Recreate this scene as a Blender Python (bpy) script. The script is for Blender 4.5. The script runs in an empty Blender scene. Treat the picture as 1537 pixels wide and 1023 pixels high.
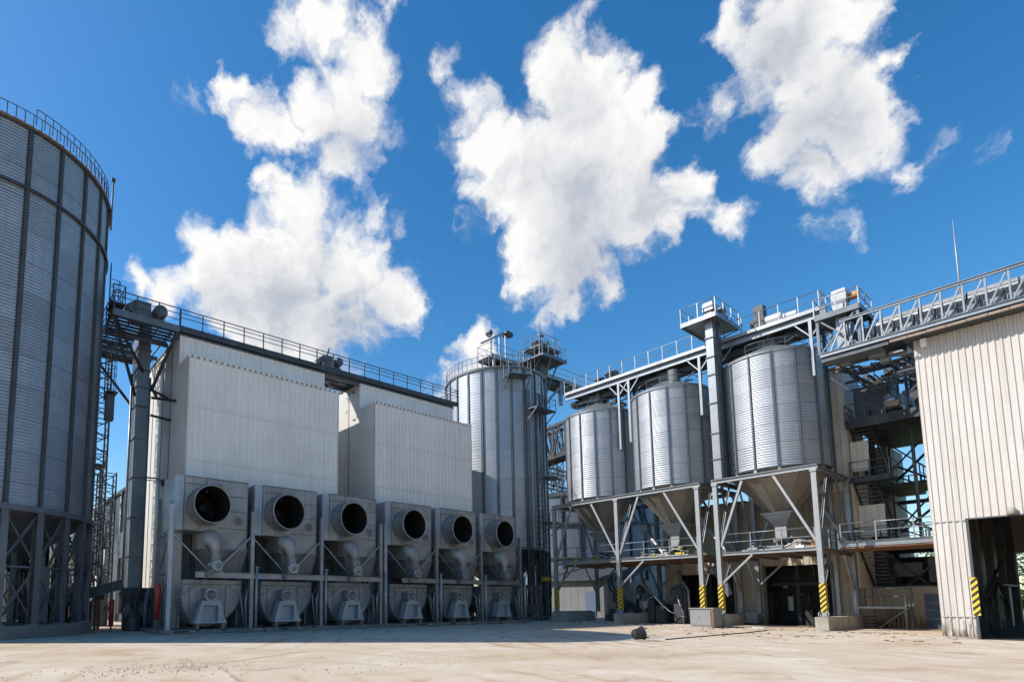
import bpy, math, random
from math import sin, cos, pi, sqrt, atan2, radians, tan
from mathutils import Vector, Matrix
random.seed(11)
SC = bpy.context.scene
COL = SC.collection
SUN_TH, SUN_EL = radians(35), radians(41)       # sun: 35 deg from -X towards +Y
SUN = Vector((-cos(SUN_TH)*cos(SUN_EL), sin(SUN_TH)*cos(SUN_EL), sin(SUN_EL)))

# ---------------------------------------------------------------- mesh builder
class MB:
    def __init__(s):
        s.v = []; s.f = []; s.sm = []
    def add(s, vs, fs, smooth=False):
        o = len(s.v); s.v += [tuple(p) for p in vs]
        s.f += [tuple(i+o for i in f) for f in fs]; s.sm += [smooth]*len(fs)
        return s
    def bb(s, x0, x1, y0, y1, z0, z1):
        vs = [(x0,y0,z0),(x1,y0,z0),(x1,y1,z0),(x0,y1,z0),(x0,y0,z1),(x1,y0,z1),(x1,y1,z1),(x0,y1,z1)]
        return s.add(vs, [(0,3,2,1),(4,5,6,7),(0,1,5,4),(1,2,6,5),(2,3,7,6),(3,0,4,7)])
    def frame(s, p, q, up):
        d = (q-p).normalized()
        a = d.cross(up)
        if a.length < 1e-4: a = d.cross(Vector((1,0,0)))
        a.normalize(); b = a.cross(d).normalized()
        return d, a, b
    def bar(s, p, q, w, h=None, up=(0,0,1)):
        p = Vector(p); q = Vector(q); h = w if h is None else h
        d, a, b = s.frame(p, q, Vector(up))
        a = a*w/2; b = b*h/2
        vs = [p-a-b, p+a-b, p+a+b, p-a+b, q-a-b, q+a-b, q+a+b, q-a+b]
        return s.add(vs, [(0,3,2,1),(4,5,6,7),(0,1,5,4),(1,2,6,5),(2,3,7,6),(3,0,4,7)])
    def sect(s, p, q, poly, up=(0,0,1)):
        p = Vector(p); q = Vector(q); d, a, b = s.frame(p, q, Vector(up)); n = len(poly)
        vs = [p+a*x+b*y for x, y in poly]+[q+a*x+b*y for x, y in poly]
        fs = [(i,(i+1)%n,(i+1)%n+n,i+n) for i in range(n)]+[tuple(range(n-1,-1,-1)), tuple(range(n,2*n))]
        return s.add(vs, fs)
    def hbeam(s, p, q, w, h, t=.025, up=(0,0,1)):
        x = w/2; y = h/2; k = t/2
        return s.sect(p, q, [(-x,-y),(x,-y),(x,-y+t),(k,-y+t),(k,y-t),(x,y-t),(x,y),(-x,y),(-x,y-t),(-k,y-t),(-k,-y+t),(-x,-y+t)], up)
    def angle(s, p, q, w, t=.012, up=(0,0,1)):
        x = w/2
        return s.sect(p, q, [(-x,-x),(x,-x),(x,-x+t),(-x+t,-x+t),(-x+t,x),(-x,x)], up)
    def channel(s, p, q, w, h, t=.02, up=(0,0,1)):
        x = w/2; y = h/2
        return s.sect(p, q, [(-x,-y),(x,-y),(x,-y+t),(-x+t,-y+t),(-x+t,y-t),(x,y-t),(x,y),(-x,y)], up)
    def pipe(s, pts, r, n=8, cap=True):
        pts = [Vector(p) for p in pts]; m = len(pts)
        rs = r if isinstance(r, (list, tuple)) else [r]*m
        t0 = (pts[1]-pts[0]).normalized()
        a = t0.cross(Vector((0,0,1)))
        if a.length < 1e-3: a = t0.cross(Vector((1,0,0)))
        a.normalize(); vs = []; fs = []
        for i, p in enumerate(pts):
            t = ((pts[min(i+1,m-1)]-p).normalized()+(p-pts[max(i-1,0)]).normalized())
            if t.length < 1e-6: t = t0
            t.normalize(); a = (a-t*a.dot(t)).normalized(); b = t.cross(a)
            for k in range(n):
                c = 2*pi*k/n; vs.append(p+(a*cos(c)+b*sin(c))*rs[i])
        for i in range(m-1):
            for k in range(n):
                fs.append((i*n+k, i*n+(k+1)%n, (i+1)*n+(k+1)%n, (i+1)*n+k))
        s.add(vs, fs, n > 5)
        if cap:
            o = len(s.v)-len(vs)
            s.f += [tuple(o+k for k in range(n-1,-1,-1)), tuple(o+(m-1)*n+k for k in range(n))]; s.sm += [False]*2
        return s
    def tube(s, p, q, r, n=8): return s.pipe([p, q], r, n)
    def lathe(s, prof, n, c=(0,0), smooth=True, a0=0):
        vs = []; fs = []; m = len(prof)
        for r, z in prof:
            for k in range(n):
                a = a0+2*pi*k/n; vs.append((c[0]+r*cos(a), c[1]+r*sin(a), z))
        for i in range(m-1):
            for k in range(n):
                fs.append((i*n+k, i*n+(k+1)%n, (i+1)*n+(k+1)%n, (i+1)*n+k))
        return s.add(vs, fs, smooth)
    def ring(s, c, r0, r1, z0, z1, n=64):
        return s.lathe([(r0,z0),(r1,z0),(r1,z1),(r0,z1),(r0,z0)], n, c, False)
    def lathe_y(s, prof, n, cx, cz, smooth=True):          # profile (r, y) turned about an axis along Y
        vs = []; fs = []; m = len(prof)
        for r, y in prof:
            for k in range(n):
                a = 2*pi*k/n; vs.append((cx+r*cos(a), y, cz+r*sin(a)))
        for i in range(m-1):
            for k in range(n):
                fs.append((i*n+k, (i+1)*n+k, (i+1)*n+(k+1)%n, i*n+(k+1)%n))
        return s.add(vs, fs, smooth)
    def prism_y(s, poly, y0, y1):                          # polygon (x, z) pushed along Y
        n = len(poly)
        vs = [(x,y0,z) for x, z in poly]+[(x,y1,z) for x, z in poly]
        return s.add(vs, [tuple(range(n)), tuple(range(2*n-1,n-1,-1))]+[(i,i+n,(i+1)%n+n,(i+1)%n) for i in range(n)])
    def prism_x(s, poly, x0, x1):                          # polygon (y, z)
        n = len(poly)
        vs = [(x0,y,z) for y, z in poly]+[(x1,y,z) for y, z in poly]
        return s.add(vs, [tuple(range(n)), tuple(range(2*n-1,n-1,-1))]+[(i,i+n,(i+1)%n+n,(i+1)%n) for i in range(n)])
    def clad(s, axis, a0, a1, z0, z1, base, out, pitch=.33, depth=.04, rib=.35, th=.03):
        """ribbed cladding sheet with thickness. axis 'x': runs along X on plane Y=base, ribs stand out in direction out (+-1)"""
        n = max(1, round(abs(a1-a0)/pitch)); w = (a1-a0)/n; pr = []
        for i in range(n):
            x = a0+i*w
            pr += [(x, 0), (x+w*(1-rib)*.85, 0), (x+w*(1-rib), depth), (x+w*(1-.04)-w*.06, depth)]
        pr.append((a1, 0))
        P = lambda u, o, z: (u, base+o*out, z) if axis == 'x' else (base+o*out, u, z)
        m = len(pr); vs = [P(u, o, z0) for u, o in pr]+[P(u, o, z1) for u, o in pr]
        vs += [P(u, -th, z0) for u, o in pr]+[P(u, -th, z1) for u, o in pr]
        fs = []
        for i in range(m-1):
            fs += [(i,i+1,m+i+1,m+i), (2*m+i,3*m+i,3*m+i+1,2*m+i+1), (i,2*m+i,2*m+i+1,i+1), (m+i,m+i+1,3*m+i+1,3*m+i)]
        fs += [(0,m,3*m,2*m), (m-1,3*m-1,4*m-1,2*m-1)]
        return s.add(vs, fs)
    def rail(s, pts, h=1.1, step=1.5, r=.024, mids=(.55,), toe=0, ends=True):
        pts = [Vector(p) for p in pts]
        for i in range(len(pts)-1):
            p, q = pts[i], pts[i+1]; L = (q-p).length; n = max(1, round(L/step)); up = Vector((0,0,1))
            s.tube(p+up*h, q+up*h, r, 6)
            for m in mids: s.tube(p+up*h*m, q+up*h*m, r*.8, 5)
            for k in range(n+1):
                if k == 0 and i > 0: continue
                t = p+(q-p)*k/n; s.bar(t, t+up*h, r*2, r*2)
            if toe: s.bar(p+up*toe/2, q+up*toe/2, .012, toe)
        return s
    def build(s, name, mat, parent=None, label=None, cat=None, group=None, kind=None):
        me = bpy.data.meshes.new(name)
        off = Vector((0,0,0))
        if parent is not None:
            r = parent
            while r.parent: r = r.parent
            off = Vector(r.location)
        me.from_pydata([Vector(p)-off for p in s.v], [], s.f)
        me.polygons.foreach_set('use_smooth', s.sm)
        me.materials.append(mat); me.update()
        o = bpy.data.objects.new(name, me); COL.objects.link(o)
        if parent is not None: o.parent = parent
        if label: o['label'] = label
        if cat: o['category'] = cat
        if group: o['group'] = group
        if kind: o['kind'] = kind
        return o

def thing(name, label, cat, loc, group=None):
    o = bpy.data.objects.new(name, None); COL.objects.link(o)
    o.location = loc; o.empty_display_size = .3; o['label'] = label; o['category'] = cat
    if group: o['group'] = group
    return o
def copy_tree(o, parent=None):
    c = o.copy(); COL.objects.link(c)
    if parent is not None: c.parent = parent
    for ch in list(o.children): copy_tree(ch, c)
    return c

# ---------------------------------------------------------------- materials
def nt(name):
    m = bpy.data.materials.new(name); m.use_nodes = True
    t = m.node_tree; b = t.nodes['Principled BSDF']
    return m, t, b
def N(t, typ, **kw):
    n = t.nodes.new(typ)
    for k, v in kw.items():
        if k.startswith('i_'):
            key = k[2:]; key = int(key) if key.isdigit() else key.replace('_', ' ')
            n.inputs[key].default_value = v
        else: setattr(n, k, v)
    return n
def ramp(t, src, a, b):
    r = N(t, 'ShaderNodeMapRange', i_1=a, i_2=b); t.links.new(src, r.inputs[0]); return r.outputs[0]
def mix(t, fac, a, b, mode='MIX'):
    m = N(t, 'ShaderNodeMix', data_type='RGBA', blend_type=mode)
    for sock, val in ((m.inputs[0], fac), (m.inputs[6], a), (m.inputs[7], b)):
        if isinstance(val, (int, float)): sock.default_value = val
        elif isinstance(val, tuple): sock.default_value = (*val, 1) if len(val) == 3 else val
        else: t.links.new(val, sock)
    return m.outputs[2]
def noise(t, scale, detail=4, rough=.55, vec=None, stretch=None, dist=0):
    if vec is None: vec = N(t, 'ShaderNodeNewGeometry').outputs['Position']
    if stretch:
        mp = N(t, 'ShaderNodeMapping'); mp.inputs['Scale'].default_value = stretch
        t.links.new(vec, mp.inputs[0]); vec = mp.outputs[0]
    n = N(t, 'ShaderNodeTexNoise', i_Scale=scale, i_Detail=detail, i_Roughness=rough, i_Distortion=dist)
    t.links.new(vec, n.inputs['Vector']); return n.outputs[0]
def weathered(name, col, dark, rough=.5, metal=0, blot=.5, streak=.5, scale=.8, rust=0, rustcol=(.16,.07,.03), bump=.0, spec=.5, grime=0):
    m, t, b = nt(name)
    n1 = noise(t, scale, 6, .6); n2 = noise(t, 1.0, 5, .6, stretch=(4.5,4.5,.22)); n3 = noise(t, 14, 3, .6)
    c = mix(t, ramp(t, n1, .42, .75), col, mix(t, blot, col, dark))
    f = N(t, 'ShaderNodeMath', operation='MULTIPLY', i_1=streak); t.links.new(ramp(t, n2, .5, .78), f.inputs[0])
    c = mix(t, f.outputs[0], c, dark)
    f3 = N(t, 'ShaderNodeMath', operation='MULTIPLY', i_1=.22); t.links.new(ramp(t, n3, .35, .7), f3.inputs[0])
    c = mix(t, f3.outputs[0], c, dark)
    if rust:
        n4 = noise(t, 2.3, 8, .7, stretch=(1.6,1.6,.6))
        c = mix(t, ramp(t, n4, .68-rust*.25, .78-rust*.2), c, rustcol)
    if grime:                                               # splash dirt on the lowest metre of a wall
        z = N(t, 'ShaderNodeSeparateXYZ'); t.links.new(N(t, 'ShaderNodeNewGeometry').outputs['Position'], z.inputs[0])
        a = N(t, 'ShaderNodeMath', operation='ADD'); t.links.new(ramp(t, z.outputs[2], grime, 0.0), a.inputs[0])
        t.links.new(ramp(t, noise(t, 1.6, 6, .7, stretch=(5,5,.8)), .35, .65), a.inputs[1])
        c = mix(t, ramp(t, a.outputs[0], .95, 1.55), c, (.13,.085,.055))
    t.links.new(c, b.inputs['Base Color'])
    b.inputs['Metallic'].default_value = metal
    t.links.new(N(t, 'ShaderNodeMapRange', i_1=.3, i_2=.7, i_3=rough-.08, i_4=rough+.12).outputs[0], b.inputs['Roughness'])
    rr = [l.from_node for l in t.links if l.to_socket == b.inputs['Roughness']][0]
    t.links.new(n1, rr.inputs[0])
    b.inputs['Specular IOR Level'].default_value = spec
    if bump:
        bp = N(t, 'ShaderNodeBump', i_Strength=bump, i_Distance=.03); t.links.new(noise(t, scale*3, 5, .6), bp.inputs['Height'])
        t.links.new(bp.outputs[0], b.inputs['Normal'])
    return m
def silo_metal(name, nseg, phase, sheet_h, col=(.50,.525,.55), dark=(.30,.325,.35), metal=.75, rough=.38, var=.25):
    """galvanised sheets: every curved sheet between two stiffeners has its own tone"""
    m, t, b = nt(name)
    tc = N(t, 'ShaderNodeTexCoord').outputs['Object']
    s = N(t, 'ShaderNodeSeparateXYZ'); t.links.new(tc, s.inputs[0])
    at = N(t, 'ShaderNodeMath', operation='ARCTAN2'); t.links.new(s.outputs[1], at.inputs[0]); t.links.new(s.outputs[0], at.inputs[1])
    k = N(t, 'ShaderNodeMath', operation='MULTIPLY_ADD', i_1=nseg/(2*pi), i_2=100-phase*nseg/(2*pi)); t.links.new(at.outputs[0], k.inputs[0])
    fl = N(t, 'ShaderNodeMath', operation='FLOOR'); t.links.new(k.outputs[0], fl.inputs[0])
    h = N(t, 'ShaderNodeMath', operation='MULTIPLY_ADD', i_1=1/sheet_h, i_2=.37); t.links.new(s.outputs[2], h.inputs[0])
    fh = N(t, 'ShaderNodeMath', operation='FLOOR'); t.links.new(h.outputs[0], fh.inputs[0])
    cb = N(t, 'ShaderNodeCombineXYZ'); t.links.new(fl.outputs[0], cb.inputs[0]); t.links.new(fh.outputs[0], cb.inputs[1])
    w = N(t, 'ShaderNodeTexWhiteNoise', noise_dimensions='2D'); t.links.new(cb.outputs[0], w.inputs[0])
    n1 = noise(t, 1.1, 6, .62); n2 = noise(t, 1.3, 5, .6, stretch=(6,6,.16)); n3 = noise(t, 22, 3, .6)
    f = N(t, 'ShaderNodeMath', operation='MULTIPLY', i_1=var*2); t.links.new(w.outputs[0], f.inputs[0])
    c = mix(t, f.outputs[0], col, dark)
    g = N(t, 'ShaderNodeMath', operation='MULTIPLY', i_1=.55); t.links.new(ramp(t, n2, .48, .8), g.inputs[0])
    c = mix(t, g.outputs[0], c, dark)
    g = N(t, 'ShaderNodeMath', operation='MULTIPLY', i_1=.5); t.links.new(ramp(t, n1, .45, .75), g.inputs[0])
    c = mix(t, g.outputs[0], c, dark)
    # seam between two courses of sheets: a thin dirty line
    fr = N(t, 'ShaderNodeMath', operation='FRACT'); t.links.new(h.outputs[0], fr.inputs[0])
    sm = N(t, 'ShaderNodeMath', operation='LESS_THAN', i_1=.022/sheet_h*1.6); t.links.new(fr.outputs[0], sm.inputs[0])
    g = N(t, 'ShaderNodeMath', operation='MULTIPLY', i_1=.6); t.links.new(sm.outputs[0], g.inputs[0])
    c = mix(t, g.outputs[0], c, (.10,.11,.12))
    t.links.new(c, b.inputs['Base Color']); b.inputs['Metallic'].default_value = metal
    r = N(t, 'ShaderNodeMapRange', i_1=.3, i_2=.7, i_3=rough-.07, i_4=rough+.12); t.links.new(n3, r.inputs[0]); t.links.new(r.outputs[0], b.inputs['Roughness'])
    return m
M = {}
M['galv'] = weathered('galvanised_steel', (.29,.31,.33), (.155,.165,.18), .42, .6, .6, .5, 1.2)
M['galv_light'] = weathered('bright_galvanised', (.36,.37,.375), (.20,.207,.212), .45, .4, .5, .35, 1.2, rust=.1)
M['galv_dark'] = weathered('old_galvanised', (.15,.165,.185), (.08,.09,.10), .5, .4, .6, .5, 1.0)
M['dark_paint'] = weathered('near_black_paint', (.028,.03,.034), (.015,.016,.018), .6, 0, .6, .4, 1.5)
M['duct_steel'] = weathered('elevator_duct', (.19,.215,.245), (.11,.125,.14), .42, .35, .5, .5, 1.0)
M['leg_steel'] = weathered('silo_leg_steel', (.13,.15,.175), (.07,.08,.095), .5, .4, .6, .5, 1.0)
M['steel_dark'] = weathered('dark_steel', (.075,.082,.09), (.035,.036,.04), .55, .35, .6, .4, 1.5, rust=.15)
M['fan_paint'] = weathered('grey_fan_paint', (.37,.36,.345), (.17,.162,.15), .42, .1, .7, .65, .9, rust=.16)
M['fan_dark'] = weathered('grey_hopper_paint', (.185,.185,.185), (.095,.095,.096), .45, .15, .5, .4, .9)
M['fan_side'] = weathered('blue_grey_sheet', (.37,.40,.43), (.20,.22,.24), .42, .3, .5, .4, .8)
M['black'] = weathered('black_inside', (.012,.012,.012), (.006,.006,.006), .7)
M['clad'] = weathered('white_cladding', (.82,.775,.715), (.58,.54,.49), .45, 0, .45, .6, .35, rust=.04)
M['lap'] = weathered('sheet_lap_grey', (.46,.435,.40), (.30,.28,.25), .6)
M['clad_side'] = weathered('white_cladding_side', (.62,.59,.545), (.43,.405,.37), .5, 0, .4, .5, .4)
M['warehouse'] = weathered('cream_warehouse_cladding', (.57,.535,.495), (.39,.345,.30), .5, 0, .4, .7, .5, rust=.07, rustcol=(.30,.17,.09), grime=1.3)
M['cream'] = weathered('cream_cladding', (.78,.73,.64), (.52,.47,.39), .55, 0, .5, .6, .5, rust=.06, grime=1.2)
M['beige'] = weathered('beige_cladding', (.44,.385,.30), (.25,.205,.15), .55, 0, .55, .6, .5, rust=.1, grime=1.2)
M['concrete'] = weathered('stained_concrete', (.40,.37,.32), (.16,.13,.10), .85, 0, .8, .8, .9, rust=.12, rustcol=(.22,.12,.06), bump=.4)
M['concrete_dark'] = weathered('damp_concrete', (.21,.20,.185), (.09,.085,.08), .85, 0, .8, .6, .9, bump=.4)
M['rust'] = weathered('rusty_steel', (.22,.11,.06), (.10,.055,.035), .8, 0, .7, .5, 2)
M['roof_rust'] = weathered('aged_roof_edge', (.28,.22,.17), (.14,.10,.08), .75, 0, .6, .4, 2)
M['white'] = weathered('white_paint', (.76,.76,.75), (.52,.51,.49), .45, 0, .4, .4, 1.2, rust=.05)
M['light_grey'] = weathered('light_grey_cabinet', (.27,.275,.275), (.18,.18,.175), .45, .1, .4, .4, 1.2)
M['red'] = weathered('red_paint', (.42,.03,.03), (.2,.02,.02), .45)
M['orange'] = weathered('orange_paint', (.6,.22,.05), (.3,.12,.03), .5)
M['yellow'] = weathered('yellow_paint', (.66,.47,.04), (.35,.25,.03), .5)
M['blue'] = weathered('blue_grey_door', (.10,.14,.20), (.06,.085,.12), .5, .1)
M['teal'] = weathered('dark_teal_drum', (.03,.09,.10), (.02,.05,.05), .5)
M['rubber'] = weathered('black_rubber', (.014,.015,.017), (.008,.008,.008), .6)
M['tank'] = weathered('blue_grey_tank', (.19,.235,.29), (.11,.14,.175), .45, .35, .5, .5, .4)
M['shed'] = weathered('grey_shed_wall', (.17,.175,.18), (.10,.105,.108), .55, 0, .5, .5, .5)  # grey lowered so the colour carries the shade under the rack
M['bark'] = weathered('bark', (.12,.09,.065), (.06,.045,.03), .9, 0, .6, .4, 3)
def hazard_mat():
    m, t, b = nt('hazard_stripes')
    g = N(t, 'ShaderNodeNewGeometry').outputs['Position']
    s = N(t, 'ShaderNodeSeparateXYZ'); t.links.new(g, s.inputs[0])
    a = N(t, 'ShaderNodeMath', operation='ADD'); t.links.new(s.outputs[0], a.inputs[0]); t.links.new(s.outputs[1], a.inputs[1])
    a2 = N(t, 'ShaderNodeMath', operation='ADD'); t.links.new(a.outputs[0], a2.inputs[0]); t.links.new(s.outputs[2], a2.inputs[1])
    k = N(t, 'ShaderNodeMath', operation='MULTIPLY', i_1=3.6); t.links.new(a2.outputs[0], k.inputs[0])
    f = N(t, 'ShaderNodeMath', operation='FRACT'); t.links.new(k.outputs[0], f.inputs[0])
    l = N(t, 'ShaderNodeMath', operation='LESS_THAN', i_1=.5); t.links.new(f.outputs[0], l.inputs[0])
    c = mix(t, l.outputs[0], (.70,.48,.03), (.015,.015,.015))
    c = mix(t, ramp(t, noise(t, 9, 5, .65), .6, .7), c, (.25,.2,.13))
    t.links.new(c, b.inputs['Base Color']); b.inputs['Roughness'].default_value = .5
    return m
M['hazard'] = hazard_mat()
def ground_mat():
    m, t, b = nt('yard_dust')
    big = noise(t, .07, 5, .6); mid = noise(t, .38, 7, .64, dist=.8); fine = noise(t, 6, 6, .7); pep = noise(t, 38, 2, .6); strk = noise(t, .5, 6, .66, stretch=(.8,1.3,1), dist=1.0)
    c = mix(t, ramp(t, big, .40, .62), (.565,.475,.37), (.49,.38,.27))
    c = mix(t, ramp(t, mid, .52, .70), c, (.62,.55,.46))
    c = mix(t, ramp(t, mid, .46, .28), c, (.40,.285,.18))
    sk = N(t, 'ShaderNodeMath', operation='MULTIPLY', i_1=.28); t.links.new(ramp(t, strk, .54, .72), sk.inputs[0])
    c = mix(t, sk.outputs[0], c, (.38,.27,.175))
    # wheel tracks: bands that bend round from the rack towards the gate
    g = N(t, 'ShaderNodeNewGeometry').outputs['Position']
    v = N(t, 'ShaderNodeVectorMath', operation='SUBTRACT'); v.inputs[1].default_value = (52, -14, 0); t.links.new(g, v.inputs[0])
    L = N(t, 'ShaderNodeVectorMath', operation='LENGTH'); t.links.new(v.outputs[0], L.inputs[0])
    ad = N(t, 'ShaderNodeMath', operation='MULTIPLY_ADD', i_1=3.2); t.links.new(noise(t, .12, 3, .5), ad.inputs[0]); t.links.new(L.outputs['Value'], ad.inputs[2])
    w = N(t, 'ShaderNodeMath', operation='PINGPONG', i_1=.62); t.links.new(ad.outputs[0], w.inputs[0])
    tr = N(t, 'ShaderNodeMath', operation='MULTIPLY'); t.links.new(ramp(t, w.outputs[0], .38, .60), tr.inputs[0]); t.links.new(ramp(t, noise(t, .11, 7, .66), .46, .66), tr.inputs[1])
    tk = N(t, 'ShaderNodeMath', operation='MULTIPLY', i_1=.95); t.links.new(tr.outputs[0], tk.inputs[0])
    c = mix(t, tk.outputs[0], c, (.36,.235,.135))
    c = mix(t, ramp(t, fine, .56, .74), c, (.36,.29,.22))
    fp = N(t, 'ShaderNodeMath', operation='MULTIPLY', i_1=.45); t.links.new(ramp(t, pep, .56, .7), fp.inputs[0])
    c = mix(t, fp.outputs[0], c, (.27,.22,.17))
    vc = N(t, 'ShaderNodeTexVoronoi', feature='DISTANCE_TO_EDGE', i_Scale=.16); t.links.new(mix(t, .12, g, N(t, 'ShaderNodeTexNoise', i_Scale=.8, i_Detail=6).outputs['Color'], 'ADD'), vc.inputs['Vector'])
    ck = N(t, 'ShaderNodeMath', operation='MULTIPLY'); t.links.new(ramp(t, vc.outputs[0], .012, .002), ck.inputs[0]); t.links.new(ramp(t, noise(t, .3, 3), .45, .6), ck.inputs[1])
    c = mix(t, ck.outputs[0], c, (.34,.255,.175))
    # oil and grain spill stains
    c = mix(t, ramp(t, noise(t, .23, 7, .66, dist=1.2), .60, .74), c, (.24,.19,.14))
    t.links.new(c, b.inputs['Base Color']); b.inputs['Roughness'].default_value = .9; b.inputs['Specular IOR Level'].default_value = .2
    bp = N(t, 'ShaderNodeBump', i_Strength=.35, i_Distance=.05); ha = N(t, 'ShaderNodeMath', operation='ADD')
    t.links.new(fine, ha.inputs[0]); t.links.new(mid, ha.inputs[1]); t.links.new(ha.outputs[0], bp.inputs['Height']); t.links.new(bp.outputs[0], b.inputs['Normal'])
    return m
def leaf_mat(name, c1, c2):
    m, t, b = nt(name)
    c = mix(t, ramp(t, noise(t, .7, 3), .35, .65), c1, c2); t.links.new(c, b.inputs['Base Color'])
    b.inputs['Roughness'].default_value = .55
    return m
M['leaf'] = leaf_mat('leaf_green', (.05,.10,.02), (.09,.14,.03))
M['leaf2'] = leaf_mat('leaf_dark_green', (.03,.07,.018), (.06,.10,.025))
M['grass'] = weathered('grass', (.10,.15,.035), (.05,.08,.02), .9, 0, .7, 0, .5)
# ================================================================= SETTING
def ground():
    vs = []; fs = []
    n = 24; S = 900
    for i in range(n+1):
        for j in range(n+1):
            vs.append((-S+2*S*i/n, -S+2*S*j/n, 0))
    for i in range(n):
        for j in range(n):
            a = i*(n+1)+j; fs.append((a, a+n+1, a+n+2, a+1))
    MB().add(vs, fs).build('ground', ground_mat(), kind='structure')
    MB().add([(72,-300,.004),(880,-300,.004),(880,500,.004),(72,500,.004)], [(0,1,2,3)]).build('grass_field', M['grass'], kind='structure')
ground()

def gravel():
    mb = MB(); rnd = random.Random(5)
    for (cx, cy, sx, sy, n) in ((4.2,14.6,2.6,1.6,420),(9,12,4,1.2,120),(19,10.5,5,1.5,160),(26,9.5,4,1.2,140),(30,13,6,4,110),(34,8.5,3,1.5,80),(37.4,9.2,1.2,.5,40)):
        for _ in range(n):
            x = rnd.gauss(cx, sx*.5); y = rnd.gauss(cy, sy*.5); r = rnd.uniform(.008,.028)*(1.6 if rnd.random() < .06 else 1)
            a = rnd.random()*6; ca, sa = cos(a)*r, sin(a)*r
            mb.add([(x+ca,y+sa,-.002),(x-sa,y+ca,-.002),(x-ca,y-sa,-.002),(x+sa*1.3,y-ca,-.002),(x+ca*.2,y+sa*.3,r*rnd.uniform(.6,1.1))], [(0,1,4),(1,2,4),(2,3,4),(3,0,4)])
    mb.build('gravel', weathered('pebbles', (.36,.31,.25), (.2,.17,.14), .9), kind='stuff')
gravel()

# ================================================================= SILOS
def stiff_mb(C, R, ang, z0, z1, w=.26, d=.10):
    rd = Vector((cos(ang), sin(ang), 0)); p = Vector((C[0], C[1], 0))+rd*(R+d/2)
    t = .012; x = w/2; y = d/2
    mb = MB().sect(p+Vector((0,0,z0)), p+Vector((0,0,z1)), [(-x,-y),(-x*.62,-y),(-x*.5,y-t),(x*.5,y-t),(x*.62,-y),(x,-y),(x,-y+t),(x*.66,-y+t),(x*.56,y),(-x*.56,y),(-x*.66,-y+t),(-x,-y+t)], up=rd)
    return mb
def corr_prof(R, z0, z1, pitch, amp, per=4):
    n = int((z1-z0)/pitch*per)
    return [(R+amp*sin(2*pi*(i/per)), z0+(z1-z0)*i/n) for i in range(n+1)]
def arc(C, R, z, a0, a1, n):
    return [(C[0]+R*cos(a0+(a1-a0)*i/n), C[1]+R*sin(a0+(a1-a0)*i/n), z) for i in range(n+1)]

D2R = pi/180
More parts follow.
